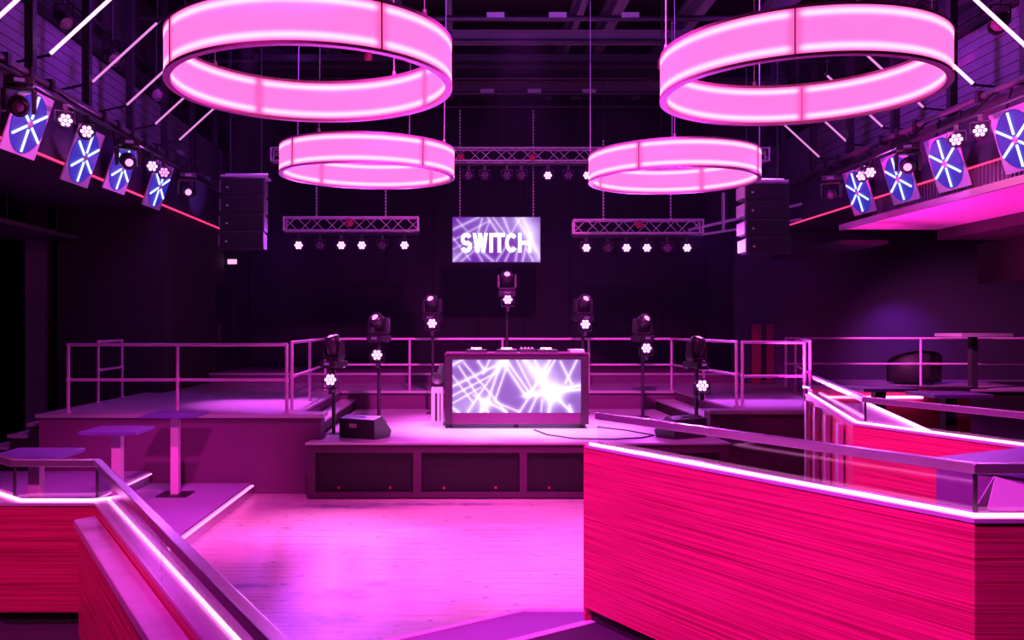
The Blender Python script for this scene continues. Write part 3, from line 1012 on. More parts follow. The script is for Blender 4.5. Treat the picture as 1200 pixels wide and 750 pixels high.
G1 = [(.78, .62, .075, 1.5), (.26, .82, .05, .7), (.70, .28, .09, .5), (.38, .05, .06, .5), (.60, .15, .12, .25), (.86, .30, .1, .1), (.12, .85, .12, .2)]
sw, sh_ = x1 - x0 - .26, 2.07 - .09 - (zb + .19)
scr = MB().box(0, sw, 0, .03, 0, sh_).build('screen', screen_mat('desk beam graphic', sw, sh_, L1, G1, (.24, .11, .52), 1.0), desk, local=True)
scr.location = Vector((x0 + .13, DY + .015, zb + .19)) - Vector((.92, DY, BZ))

# decks and mixer on the desk
for i, (xx, w_, lb_) in enumerate(((.10, .34, 'flat black media player at the left of the desk top'), (.62, .34, 'flat black media player left of the mixer on the desk'),
                                   (1.30, .34, 'flat black media player at the right of the desk top'))):
    t = thing('media_player', lb_, 'media player', (xx + w_ / 2, DY + .4, zt + .025), group='players on the desk')
    MB().box(xx, xx + w_, DY + .18, DY + .6, zt + .025, zt + .075).build('body', M['blackgloss'], t, bevel=.006)
    MB().lathe([(0, .02), (.08, .02), (.09, .0)], 20, (xx + w_ / 2, DY + .33, zt + .075)).build('jog_wheel', M['alu'], t)
    MB().box(xx + .08, xx + w_ - .08, DY + .48, DY + .58, zt + .075, zt + .10).build('display', M['ledpink'], t)
t = thing('dj_mixer', 'black mixer between the players on the desk top', 'mixer', (1.13, DY + .4, zt + .025))
MB().box(1.0, 1.26, DY + .2, DY + .58, zt + .025, zt + .085).build('body', M['blackgloss'], t, bevel=.006)
for i in range(4):
    for j in range(3):
        xx, yy = 1.04 + i * .06, DY + .3 + j * .09
        MB().tube((xx, yy, zt + .085), (xx, yy, zt + .11), .011, 8).build('knob', M['alu'], t)
t = thing('laptop_case', 'small pale equipment box at the right end of the desk top', 'box', (1.95, DY + .3, zt + .025))
MB().box(1.84, 2.08, DY + .12, DY + .5, zt + .025, zt + .065).build('body', M['trimlight'], t, bevel=.004)
MB().box(1.84, 2.08, DY + .12, DY + .5, zt + .066, zt + .078).build('lid', M['trimlight'], t, bevel=.003)
# rack and speaker left of desk
t = thing('equipment_rack', 'narrow pink-lit equipment rack beside the left end of the desk', 'rack', (-.42, 15.3, BZ))
MB().box(-.50, -.30, 15.25, 15.28, BZ, 1.46).box(-.50, -.46, 15.28, 15.7, BZ, 1.46).box(-.34, -.30, 15.28, 15.7, BZ, 1.46).box(-.5, -.3, 15.25, 15.7, 1.46, 1.5).build('case', M['tableleg'], t)
MB().box(-.44, -.40, 15.235, 15.25, BZ + .1, 1.40).build('door_slot', M['black'], t)
MB().box(-.36, -.34, 15.235, 15.25, BZ + .1, 1.40).build('handle', M['black'], t)
t = thing('booth_speaker', 'slanted black speaker on the narrow rack left of the desk', 'speaker', (-.42, 15.3, 1.5))
MB().hexa([(-.50, 15.3, 1.50), (-.28, 15.3, 1.50), (-.28, 15.7, 1.50), (-.50, 15.7, 1.50), (-.36, 15.35, 1.88), (-.28, 15.35, 1.88), (-.28, 15.65, 1.88), (-.36, 15.65, 1.88)]).build('body', M['black'], t)
MB().lathe([(0, 0.0), (.06, .005), (.09, .02), (.10, .02)], 16, (-.40, 15.30, 1.64), (0, -1, .12)).build('cone', M['darkmetal'], t)


# ------------------------------------------------------------------ floor monitors
def monitor(x, y, rz, label, w=.66):
    t = thing('floor_monitor', label, 'speaker', (x, y, BZ), (0, 0, rz), 'floor monitors on stage', local=True)
    h = .34
    # wedge profile in y-z, camera side is the back
    prof = [(-.18, 0), (.24, 0), (.28, .10), (.02, h), (-.18, h * .86)]
    k = MB()
    n = len(prof)
    vs = [(-w / 2, a, b) for a, b in prof] + [(w / 2, a, b) for a, b in prof]
    k.add(vs, [tuple(range(n)), tuple(range(n, 2 * n))[::-1]] + [(i, n + i, n + (i + 1) % n, (i + 1) % n) for i in range(n)])
    k.build('cabinet', M['blackgloss'], t, bevel=.008, local=True)
    k = MB()
    for sx in (-1, 1):
        k.box(sx * (w / 2 - .02) - .006, sx * (w / 2 - .02) + .006, -.1, -.099, .1, .2)
    MB().box(-.13, .0, -.186, -.176, .16, .22).build('socket_plate', M['tableleg'], t, local=True)
    MB().box(-.10, .10, -.09, .03, h * .94, h * .955).build('handle_recess', M['black'], t, local=True)
    g = MB()
    d = Vector((0, .24, -.26)).normalized()
    g.hexa([(-w / 2 + .04, .285, .115), (w / 2 - .04, .285, .115), (w / 2 - .04, .27, .10), (-w / 2 + .04, .27, .10),
            (-w / 2 + .04, .05, h - .01), (w / 2 - .04, .05, h - .01), (w / 2 - .04, .03, h - .02), (-w / 2 + .04, .03, h - .02)])
    g.build('grille', M['mesh'], t, local=True)
    return t


monitor(X(426, 13.75), 13.75, R(-30), 'black wedge monitor on the left front corner of the stage')
monitor(X(800, 13.75), 13.75, R(30), 'black wedge monitor on the right front corner of the stage')


cb = MB()
cp = [(1.2, 14.7), (1.35, 14.0), (1.7, 13.5), (2.3, 13.42), (2.75, 13.6), (3.0, 13.9), (2.7, 14.6), (2.3, 15.1)]
cb.path([(x, y, BZ + .012) for x, y in cp], .011, 6)
tag(cb.build('stage_cable', M['black']), 'thin black cable lying on the stage floor between desk and right monitor', 'cable')


# ------------------------------------------------------------------ lamps
def par_parts(t, lit='lens'):
    """round LED par: local +Y is where it shines; hung from z=0 (clamp on top) downwards"""
    MB().box(-.03, .03, -.035, .035, -.06, .03).build('clamp', M['darkmetal'], t, local=True)
    y = MB()
    y.box(-.13, .13, -.015, .015, -.075, -.06).box(-.13, -.12, -.015, .015, -.22, -.06).box(.12, .13, -.015, .015, -.22, -.06)
    y.build('yoke', M['darkmetal'], t, local=True)
    b = MB().lathe([(0, -.13), (.07, -.13), (.105, -.06), (.11, .07), (.103, .075), (.098, .055), (0, .05)], 18, (0, 0, -.2), (0, 1, 0)).build('lamp_body', M['black'], t, local=True)
    k = MB()
    for i in range(7):
        a = 2 * math.pi * i / 6
        r = .062 if i < 6 else 0
        k.lathe([(.027, 0), (.024, .012), (.012, .018), (0, .019)], 10, (r * math.cos(a), .055, -.2 + r * math.sin(a)), (0, 1, 0))
    k.build('lens', M[lit], t, local=True)
    if lit == 'lens':            # the lamp's own beam
        d = bpy.data.lights.new('par_beam', 'SPOT')
        d.energy = 120
        d.color = (0.70, 0.10, 1.0)
        d.spot_size = R(110)
        d.spot_blend = 1.0
        d.shadow_soft_size = 0.05
        o = bpy.data.objects.new('par_beam', d)
        o.location = (0, .13, -.2)
        o.rotation_euler = (R(90 - 12), 0, R(180))
        o.rotation_euler = Vector((0, 1, -.12)).to_track_quat('-Z', 'Y').to_euler()
        COL.objects.link(o)
        o.parent = t


PAR = {}


def par(loc, tgt, label, group, lit='lens', up=False):
    """hang a par with its clamp at loc, head turned and tilted towards tgt"""
    d = Vector(tgt) - Vector(loc)
    rz = math.atan2(d.y, d.x) - math.pi / 2
    ry = math.pi if up else 0.0
    if lit not in PAR:
        t = thing('par_lamp', label, 'lamp', loc, (0, ry, rz), group, local=True)
        par_parts(t, lit)
        PAR[lit] = t
    else:
        t = copy_tree(PAR[lit])
        t.location = loc
        t.rotation_euler = (0, ry, rz)
        tag(t, label, 'lamp', group)
    return t


def head_parts(t, lit='lenspink', tilt=R(20)):
    """moving head standing on z=0: base, yoke with two arms, tilting head with a lens facing local -Y"""
    MB().box(-.17, .17, -.15, .15, 0, .10).build('base', M['blackgloss'], t, bevel=.015, local=True)
    MB().box(-.06, .06, -.153, -.148, .03, .075).build('display', M['lcd'], t, local=True)
    y = MB().box(-.17, .17, -.07, .07, .115, .16)
    for s in (-1, 1):
        y.hexa([(s * .17 - .03, -.07, .15), (s * .17 + .03, -.07, .15), (s * .17 + .03, .07, .15), (s * .17 - .03, .07, .15),
                (s * .17 - .025, -.055, .42), (s * .17 + .025, -.055, .42), (s * .17 + .025, .055, .42), (s * .17 - .025, .055, .42)])
    y.tube((0, 0, .10), (0, 0, .12), .09, 14)
    y.build('yoke', M['blackgloss'], t, bevel=.01, local=True)
    m_ = Matrix.Translation((0, 0, .34)) @ Matrix.Rotation(-tilt, 4, 'X')
    MB().lathe([(0, .17), (.09, .17), (.125, .11), (.13, 0), (.12, -.12), (.095, -.16), (.066, -.165), (.064, -.135), (0, -.135)], 18, (0, 0, 0), (0, 1, 0)).xf(m_).build('head', M['blackgloss'], t, local=True)
    MB().lathe([(.062, 0), (.05, .02), (.025, .03), (0, .033)], 16, (0, -.14, 0), (0, -1, 0)).xf(m_).build('lens', M[lit], t, local=True)


HEAD = {}


def head(loc, rot, label, group, lit='lenspink', tilt=20):
    key = (lit, tilt)
    if key not in HEAD:
        t = thing('moving_head', label, 'lamp', loc, rot, group, local=True)
        head_parts(t, lit, R(tilt))
        HEAD[key] = t
    else:
        t = copy_tree(HEAD[key])
        t.location = loc
        t.rotation_euler = rot
        tag(t, label, 'lamp', group)
    return t


# five stands in a V plus the two flanking ones
names = ['first', 'second', 'third', 'fourth, behind the desk,', 'fifth', 'sixth', 'seventh']
stands = [(391, 14.22, 1.89, 445, -.7), (444, 15.95, 2.275, 416, -.5), (507, 17.6, 2.66, 379, -.35), (594, 18.15, 3.17, 351, .0), (683, 17.6, 2.66, 380, .4), (753, 16.9, 2.27, 408, .5), (816, 14.35, 1.87, 452, .7)]
for i, (px, Y, zh, pyl, rz) in enumerate(stands):
    x = X(px, Y)
    zbase = BZ
    t = thing('lamp_stand', 'black pole lamp stand on the stage, %s counted from the left' % names[i].replace(',', '').replace(' behind the desk', ''), 'stand', (x, Y, zbase), group='lamp stands on stage')
    MB().tube((x, Y, zbase + .012), (x, Y, zh), .03, 10).build('pole', M['darkmetal'], t)
    MB().box(x - .12, x + .12, Y - .13, Y + .13, zbase, zbase + .012).build('base_plate', M['darkmetal'], t)
    MB().box(x - .16, x + .16, Y - .14, Y + .14, zh - .02, zh).build('top_plate', M['darkmetal'], t)
    head((x, Y, zh), (0, 0, rz), 'moving head lamp topping the %s stage stand from the left' % names[i].split(',')[0], 'moving heads on the stage stands', tilt=(35 if i in (1, 2, 3, 4, 5) else 70))
    yl = Y - .33
    zl = EYE - (pyl - 385) / F * (yl - .07)
    if i in (1, 2, 4):
        spot('head_beam', (x, Y - .17, zh + .42), {1: (-4.6, 19.0, 4.7), 2: (-1.9, 18.4, 5.6), 4: (4.6, 19.5, 5.2)}[i], 5000, (0.40, 0.10, 1.0), 9, 0.6, 0.04)
    MB().tube((x, Y - .02, zl - .2), (x, yl + .047, zl - .2), .015, 8).build('lamp_arm', M['darkmetal'], t)
    par((x, yl, zl - .2), (x * .6, 0.5, 2.0), 'lit par lamp clamped to the %s stage stand from the left' % names[i].split(',')[0], 'par lamps on the stage stands', up=True)


# ------------------------------------------------------------------ trusses
def truss(x0, x1, Y, zc, label, s=.29):
    t = thing('light_truss', label, 'truss', ((x0 + x1) / 2, Y, zc - s / 2))
    for dy in (-s / 2, s / 2):
        for dz in (-s / 2, s / 2):
            MB().tube((x0, Y + dy, zc + dz), (x1, Y + dy, zc + dz), .022, 8).build('chord', M['alu'], t)
    k = MB()
    n = max(2, round((x1 - x0) / .30))
    w = (x1 - x0) / n
    for i in range(n):
        a, b = x0 + i * w, x0 + (i + 1) * w
        for dy in (-s / 2, s / 2):
            up = (i % 2 == 0) == (dy < 0)
            k.tube((a, Y + dy, zc + (-s / 2 if up else s / 2)), (b, Y + dy, zc + (s / 2 if up else -s / 2)), .011, 6)
        for dz in (-s / 2, s / 2):
            k.tube((a, Y - s / 2, zc + dz), (b, Y + s / 2, zc + dz), .010, 6)
    k.build('lacing', M['alu'], t, kind='stuff')
    e = MB()
    for x in (x0 + .02, x1 - .02):
        for dy in (-s / 2, s / 2):
            e.tube((x, Y + dy, zc - s / 2), (x, Y + dy, zc + s / 2), .022, 8)
        for dz in (-s / 2, s / 2):
            e.tube((x, Y - s / 2, zc + dz), (x, Y + s / 2, zc + dz), .022, 8)
    e.build('end_frame', M['alu'], t)
    # lamp bar below
    MB().tube((x0, Y, zc - s / 2 - .07), (x1, Y, zc - s / 2 - .07), .026, 8).build('lamp_bar', M['darkmetal'], t)
    return t


def chain(px, py0, py1, Y, parent, ztop=8.45):
    a, b = P(px, py0, Y), P(px, py1, Y)
    MB().tube((a.x, Y, b.z), (a.x, Y, ztop), .006, 6).build('hoist_cable', M['darkmetal'], parent)
    k = MB()
    z = b.z
    while z < a.z + 1.2:
        k.ball((a.x, Y, z), .022, 8, 6, (1, 1, 1.5))
        z += .075
    k.build('chain_link', M['alu'], parent, kind='stuff')


TYA = 20.0
zt_ = EYE + (385 - 263) / F * TYA
trL = truss(X(333, TYA), X(491, TYA), TYA, zt_, 'short aluminium truss with lamps left of the hanging screen')
trR = truss(X(671, TYA), X(823, TYA), TYA, EYE + (385 - 266) / F * TYA, 'short aluminium truss with lamps right of the hanging screen')
trC = truss(X(318, TYA + .6), X(900, TYA + .6), TYA + .6, EYE + (385 - 182) / F * (TYA + .6), 'long high aluminium truss above the hanging screen')
for tr, px, py, Y in ((trL, 410, 261, TYA), (trR, 749, 263, TYA), (trC, 540, 183, TYA + .6), (trC, 624, 184, TYA + .6)):
    p = P(px, py, Y - .2)
    MB().lathe([(0, .03), (.06, .03), (.085, 0), (.085, -.02), (0, -.02)], 16, p, (0, -1, 0)).build('end_cap', M['redcap'], tr)
for tr, px, a, b in ((trL, 371, 222, 252), (trL, 452, 228, 252), (trR, 707, 226, 256), (trR, 786, 230, 256)):
    chain(px, a, b, TYA, tr, 8.45)
for x in (-2.6, .95, 4.6):
    MB().tube((x, TYA + .6, EYE + (385 - 182) / F * (TYA + .6) + .14), (x, TYA + .6, 8.45), .008, 6).build('hoist_cable', M['darkmetal'], trC)

zL = zt_ - .29 / 2 - .07
for px, lit, lb_ in ((350, 'lens', 'lit par lamp at the left end of the left truss'), (375, 'lensdim', 'unlit par lamp next to the left end of the left truss'),
                     (400, 'lens', 'lit par lamp under the middle of the left truss'), (424, 'lens', 'lit par lamp just right of the middle of the left truss'),
                     (448, 'lensdim', 'unlit lamp near the right end of the left truss'), (474, 'lens', 'lit par lamp at the right end of the left truss')):
    par((X(px, TYA), TYA, zL - .056), (X(px, TYA) * .6 + .2, 9, 1.8), lb_, 'lamps under the left truss', lit)
zR = EYE + (385 - 266) / F * TYA - .29 / 2 - .07
for px, lit, lb_ in ((687, 'lens', 'lit par lamp at the left end of the right truss'), (712, 'lensdim', 'unlit lamp next to the left end of the right truss'),
                     (734, 'lens', 'lit par lamp left of the middle of the right truss'), (758, 'lens', 'lit par lamp right of the middle of the right truss'),
                     (782, 'lensdim', 'unlit lamp near the right end of the right truss'), (805, 'lens', 'lit par lamp at the right end of the right truss')):
    par((X(px, TYA), TYA, zR - .056), (X(px, TYA) * .6 + .2, 9, 1.8), lb_, 'lamps under the right truss', lit)
zC = EYE + (385 - 182) / F * 20.6 - .29 / 2 - .07
for px, lit, lb_ in ((549, 'lensdim', 'unlit lamp at the left of the visible high truss'), (568, 'lensdim', 'second unlit lamp under the high truss'),
                     (594, 'lensdim', 'third unlit lamp under the high truss'), (611, 'lensdim', 'unlit par lamp just left of the lit one on the high truss'),
                     (642, 'lens', 'lit par lamp under the high truss right of the screen'), (666, 'lensdim', 'unlit lamp right of the lit one on the high truss'),
                     (688, 'lens', 'lit par lamp on the high truss beside the small right ring')):
    par((X(px, 20.6), 20.6, zC - .056), (X(px, 20.6) * .6 + .2, 9, 1.8), lb_, 'lamps under the high truss', lit)

# ------------------------------------------------------------------ hanging screen with its word
SY = 20.9
sa, sb = P(530.5, 307, SY), P(633, 254.5, SY)
sw2, sh2 = sb.x - sa.x, sb.z - sa.z
scn = thing('hanging_screen', 'lit screen reading SWITCH hung above the stage', 'screen', ((sa.x + sb.x) / 2, SY, sa.z))
L2 = [(0, .28, .30, 0, .012, .7), (0, .52, .42, .08, .008, .6), (.05, .05, .20, .40, .008, .5), (.34, .02, .28, .42, .010, .7), (.42, .10, .33, .55, .008, .6),
      (.40, .0, .52, .36, .012, .8), (.46, .0, .62, .42, .010, .7), (.58, .0, .66, .40, .012, .8), (.76, .05, .66, .40, .010, .6), (.80, .0, 1.0, .92, .06, 1.0),
      (.72, 0, .95, .75, .02, .6), (0, .98, .22, .58, .012, .7), (.10, .98, .30, .66, .010, .6), (.24, .66, .34, .98, .010, .7), (.28, .68, .46, .98, .012, .8),
      (.50, .98, .62, .62, .010, .7), (.60, .98, .68, .66, .010, .7), (.72, .98, .74, .70, .012, .7), (.80, .98, .84, .62, .012, .8), (.84, .70, .92, .98, .010, .7),
      (0, .45, .20, .95, .008, .6), (.0, .72, .12, .60, .008, .5)]
G2 = [(.90, .30, .12, .4), (.30, .3, .2, .1), (.0, .9, .1, .3), (.62, .1, .15, .2)]
ob = MB().box(0, sw2, 0, .04, 0, sh2).build('display', screen_mat('screen beam graphic', sw2, sh2, L2, G2, (.09, .015, .36), 0.72), scn, local=True)
ob.location = Vector((sa.x, SY, sa.z)) - Vector((((sa.x + sb.x) / 2), SY, sa.z))
MB().box(sa.x - .02, sb.x + .02, SY + .045, SY + .12, sa.z - .02, sb.z + .02).build('housing', M['black'], scn)
chain(539, 190, 254, SY + .08, scn, 8.45)
chain(625, 190, 254, SY + .08, scn, 8.45)
la, lc = P(539.5, 296, SY - .01), P(623.5, 273.0, SY - .01)
LW, LH = lc.x - la.x, lc.z - la.z


def stroke(pts, w):
    """thick polyline in the letter's own square, as a solid a centimetre deep"""
    k = MB()
    L_, R_ = offs(pts, -w / 2), offs(pts, w / 2)
    for a, b, c, d in zip(L_, L_[1:], R_[1:], R_):
        q_ = [(p.x, -.012, p.y) for p in (a, b, c, d)] + [(p.x, .0, p.y) for p in (a, b, c, d)]
        k.hexa(q_)
    return k


def arc(cx, cz, rx, rz, a0, a1, n=10):
    return [(cx + rx * math.cos(R(a0 + (a1 - a0) * i / n)), cz + rz * math.sin(R(a0 + (a1 - a0) * i / n))) for i in range(n + 1)]


tw = .050
glyph = {
    'S': (.0, .165, [arc(.0825, .165, .055, .058, 35, 270)[:0] + arc(.082, .162, .052, .050, 20, 90, 5) + arc(.082, .162, .052, .050, 90, 270, 8)[1:] + arc(.082, .072, .055, .050, 90, -90, 8)[1:-1] + arc(.082, .074, .055, .052, -90, -160, 5)]),
    'W': (.170, .22, []),
    'I': (.405, .05, [[(.025, 0), (.025, .235)]]),
    'T': (.465, .15, [[(.0, .211), (.155, .211)], [(.078, 0), (.078, .2)]]),
    'C': (.62, .17, [arc(.092, .118, .064, .092, 40, 320, 16)]),
    'H': (.805, .19, [[(.025, 0), (.025, .235)], [(.165, 0), (.165, .235)], [(.02, .118), (.17, .118)]]),
}
for ch, (gx, gw, paths) in glyph.items():
    k = MB()
    for p in paths:
        q_ = stroke(p, tw)
        k.add(q_.v, q_.f)
    if ch == 'W':
        for xa, xb in ((.0, .045), (.082, .045), (.082, .127), (.165, .127)):
            w_ = .048
            q_ = [(xb, 0), (xb + w_, 0), (xa + w_, .235), (xa, .235)]
            if xb > xa:
                q_ = [(xa, .235), (xb, 0), (xb + w_, 0), (xa + w_, .235)]
            k.hexa([(p[0], -.012, p[1]) for p in q_] + [(p[0], 0, p[1]) for p in q_])
    k.v = [Vector((la.x + (v.x + gx) * LW, SY - .002 + v.y, la.z + v.z / .235 * LH)) for v in k.v]
    k.build('letter', M['letters'], scn)


# ------------------------------------------------------------------ ring lights
def ring(x, y, z, label, tx=0.0, rot=0.0):
    t = thing('ring_light', label, 'chandelier', (x, y, z), (tx, 0, rot), 'hanging ring lights', local=True)
    r0, r1, h, n = 1.435, 1.485, .49, 8
    per = 24
    for i in range(4):
        a0 = 2 * math.pi * i / 4
        for rr, nm in ((r1, 'outer_panel'), (r0, 'inner_panel')):
            k = MB()
            vs = []
            for j in range(per + 1):
                a = a0 + (2 * math.pi / 4) * (.002 + .996 * j / per)
                for q_ in ((rr, .025), (rr, h - .025), (rr - .012, h - .025), (rr - .012, .025)):
                    vs.append((q_[0] * math.cos(a), q_[0] * math.sin(a), q_[1]))
            fs = []
            for j in range(per):
                o = 4 * j
                for e in range(4):
                    fs.append((o + e, o + 4 + e, o + 4 + (e + 1) % 4, o + (e + 1) % 4))
            k.add(vs, fs, True)
            k.build(nm, M['ring'], t, local=True)
    for z0, z1, nm in ((0, .03, 'lower_rim'), (h - .03, h, 'upper_rim')):
        MB().lathe([(r0 - .016, z0), (r1 + .006, z0), (r1 + .006, z1), (r0 - .016, z1), (r0 - .016, z0)], 96, smooth=False).build(nm, M['ringrim'], t, local=True)
    for i in range(4):
        a = 2 * math.pi * i / 4
        c, s = math.cos(a), math.sin(a)
        MB().bar((r1 * c, r1 * s, .02), (r1 * c, r1 * s, h - .02), .012, .018, (c, s, 0)).build('seam_strip', M['seam'], t, local=True)
    for i in range(4):
        a = 2 * math.pi * (i + .25) / 4
        c, s = math.cos(a), math.sin(a)
        k = MB().tube((1.46 * c, 1.46 * s, h), (1.46 * c, 1.46 * s, 8.43 - z), .007, 6)
        k.lathe([(.0, 0), (.025, 0), (.02, .06), (0, .07)], 8, (1.46 * c, 1.46 * s, h))
        k.build('suspension_cable', M['alu'], t, local=True)
    MB().tube((.2, .3, 2.2), (.2, .3, 8.43 - z), .012, 6).build('power_cable', M['darkmetal'], t, local=True)
    MB().lathe([(0, 0), (.06, 0), (.075, .03), (.075, .16), (.04, .2), (0, .2)], 12, (.2, .3, 2.1)).build('junction_box', M['redcap'], t, local=True)
    return t


ring(-1.58, 9.47, 5.03, 'large glowing pink ring hanging nearest at upper left', R(-.5), R(35))
ring(3.70, 9.80, 5.05, 'large glowing pink ring hanging nearest at upper right', 0, R(68))
ring(-1.60, 15.35, 5.09, 'smaller-looking glowing pink ring hanging farther back at left', R(1.3), R(42))
ring(3.77, 15.90, 5.10, 'smaller-looking glowing pink ring hanging farther back at right', R(0), R(55))


# ------------------------------------------------------------------ line arrays
def line_array(x, y, ztop, label, side):
    t = thing('line_array', label, 'speaker', (x, y, ztop - 1.5))
    MB().tube((x - .4, y + .3, ztop + .1), (x + .42, y + .3, ztop + .1), .03, 8).box(x - .42, x + .42, y + .02, y + .6, ztop + .02, ztop + .06).build('rigging_bar', M['alu'], t)
    for dx in (-.3, .3):
        MB().tube((x + dx, y + .3, ztop + .1), (x + dx, y + .3, 8.45), .01, 6).build('hoist_cable', M['darkmetal'], t)
    for i in range(4):
        z1 = ztop - i * .345
        dy = -.02 * i * i * .5
        c = MB().hexa([(x - .42, y + dy, z1 - .33), (x + .42, y + dy, z1 - .33), (x + .36, y + dy + .6, z1 - .30), (x - .36, y + dy + .6, z1 - .30),
                       (x - .42, y + dy, z1), (x + .42, y + dy, z1), (x + .36, y + dy + .6, z1 - .02), (x - .36, y + dy + .6, z1 - .02)]).build('cabinet', M['darkwall'], t, bevel=.008)
        MB().box(x - .39, x + .39, y + dy - .012, y + dy - .002, z1 - .31, z1 - .02).build('grille', M['mesh'], c)
        k = MB().box(x + side * .425 - .012, x + side * .425 + .012, y + dy + .02, y + dy + .5, z1 - .28, z1 - .05)
        k.box(x + side * .28 - .02, x + side * .28 + .02, y + dy - .02, y + dy - .012, z1 - .2, z1 - .17)
        k.build('rigging_link', M['alu'], c)
    return t


line_array(X(284, 17), 17, EYE + (385 - 208) / F * 17, 'dark hanging speaker column at left beside the small left ring', -1)
line_array(X(899, 17), 17, EYE + (385 - 214) / F * 17, 'dark hanging speaker column at right beside the small right ring', -1)


# ------------------------------------------------------------------ side rigs
def fan(loc, side, label, yaw, tilt, size=.88):
    """light fan: square plate, round disc, hub and six bars; local -Y faces the room"""
    t = thing('fan_light', label, 'lamp', loc, (0, 0, 0), 'fan lights on the side rails', local=True)
    s = size / 2
    c = s * .62
    t.rotation_euler = Euler((tilt, 0, yaw), 'XYZ')
    poly = [(-s, -s), (s, -s), (s, s), (-s, s)]
    k = MB()
    vs = [(x_, 0, z_) for x_, z_ in poly] + [(x_, .025, z_) for x_, z_ in poly]
    k.add(vs, [(0, 1, 2, 3), (7, 6, 5, 4), (0, 4, 5, 1), (1, 5, 6, 2), (2, 6, 7, 3), (3, 7, 4, 0)])
    k.build('plate', M['plate'], t, bevel=.006, local=True)
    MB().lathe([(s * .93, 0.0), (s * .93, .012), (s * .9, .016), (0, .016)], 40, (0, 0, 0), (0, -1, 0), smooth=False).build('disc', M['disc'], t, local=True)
    MB().lathe([(.05, .0), (.05, .03), (.03, .04), (0, .04)], 14, (0, -.014, 0), (0, -1, 0)).build('hub', M['alu'], t, local=True)
    for i in range(6):
        a = math.pi / 2 + i * math.pi / 3
        d = Vector((math.cos(a), 0, math.sin(a)))
        MB().bar(d * .07 + Vector((0, -.03, 0)), d * s * .88 + Vector((0, -.03, 0)), .03, .02, (0, 1, 0)).build('light_bar', M['spoke'], t, local=True)
    for xx in (-s * .7, s * .7):
        inv = (Matrix.Translation(loc) @ t.rotation_euler.to_matrix().to_4x4()).inverted()
        top = inv @ Vector((side * (5.85 if side < 0 else 7.75), (Matrix.Translation(loc) @ t.rotation_euler.to_matrix().to_4x4() @ Vector((xx, 0, 0))).y, 5.885))
        MB().bar((xx, .041, s * .5), top, .03, .03, (0, 1, 0)).build('hanger', M['darkmetal'], t, local=True)
    return t


FL = [(33, 145, 12.0), (98, 184, 13.75), (143, 196, 15.35), (186, 218, 17.1)]
nn = ['nearest', 'second nearest', 'third nearest', 'farthest']
for i, (px, py, Y) in enumerate(FL):
    fan(P(px, py, Y), -1, '%s blue fan light with six white bars on the left rail' % nn[i], R(88), R(19))
FR = [(1192, 163, 12.3), (1109, 191, 14.2), (1054, 209, 15.8), (1006, 225, 17.4)]
for i, (px, py, Y) in enumerate(FR):
    fan(P(px, py, Y), 1, '%s blue fan light with six white bars on the right rail' % nn[i], R(-88), R(17))

LP = {-1: (-5.42, 5.60), 1: (7.32, 5.54)}
for side, xp, lab in ((-1, -5.85, 'left'), (1, 7.75, 'right')):
    t = thing('rigging_rail', 'long horizontal rail of clamped pipe along the %s balcony front' % lab, 'rail', (xp, 14, 5.9))
    MB().tube((xp, 4.5, 5.95), (xp, 24, 5.95), .05, 10).build('pipe', M['railpipe'], t)
    y = 9.0
    while y < 22:
        if all(abs(y - (Yf + o_)) > .13 for _, _, Yf in (FL if side < 0 else FR) for o_ in (-.31, .31)):
            MB().box(xp - .075, xp + .075, y - .05, y + .05, 5.87, 6.03).build('pipe_clamp', M['darkmetal'], t)
        y += .62
    xl, zl = LP[side]
    MB().tube((xl, 4.5, zl), (xl, 24, zl), .03, 8).build('lower_pipe', M['darkmetal'], t)
    for i in range(9):
        y = 7.0 + 1.9 * i - .1
        MB().bar((xp, y, 5.95), (xp + side * .16, y, 5.95), .05, .05).build('bracket', M['darkmetal'], t)
        MB().bar((xp, y + .4, 5.93), (xl, y + .4, zl), .03, .03).build('outrigger', M['darkmetal'], t)

# pars on the rails
for px, py, Y, lb_ in ((76, 143, 13.1, 'lit par lamp between the two nearest fan lights on the left rail'), (101, 156, 13.9, 'lit par lamp above the second fan light on the left rail'),
                       (178, 195, 16.6, 'lit par lamp between the two farthest fan lights on the left rail'), (192, 203, 17.0, 'lit par lamp above the farthest fan light on the left rail')):
    x = LP[-1][0]
    y = x * F / (px - 540)
    par((x, y, LP[-1][1] - .06), (0, 4, 0), lb_, 'par lamps on the left rail', 'lens' if px != 192 else 'lenspink')
for px, py, Y, lb_ in ((1149, 157, 12.9, 'lit par lamp between the two nearest fan lights on the right rail'), (1121, 165, 13.6, 'lit par lamp above the second fan light on the right rail'),
                       (1020, 203, 16.6, 'lit par lamp above the farthest fan light on the right rail'), (1010, 206, 17.0, 'lit par lamp left of its twin above the farthest right fan light')):
    x = LP[1][0]
    y = x * F / (px - 540)
    par((x, y, LP[1][1] - .06), (1, 4, 0), lb_, 'par lamps on the right rail', 'lens')
# moving heads hung upside down on the rails
for px, py, Y, sd, lb_, lit in ((22, 108, 11.7, 1, 'dark moving head hung beside the nearest left fan light', 'lensdim'), (150, 178, 15.1, 1, 'moving head hung in front of the third left fan light', 'lenspink'),
                           (1064, 190, 15.5, -1, 'moving head hung in front of the third right fan light', 'lenspink'), (974, 208, 18.3, -1, 'dark moving head hung past the farthest right fan light', 'lensdim'),
                           (219, 208, 18.4, 1, 'moving head with a lit lens hung past the farthest left fan light', 'lenspink')):
    x, z = LP[-sd]
    head((x, x * F / (px - 540), z - .031), (R(180), 0, R(180) + sd * .5), lb_, 'moving heads on the side rails', lit, tilt=20)

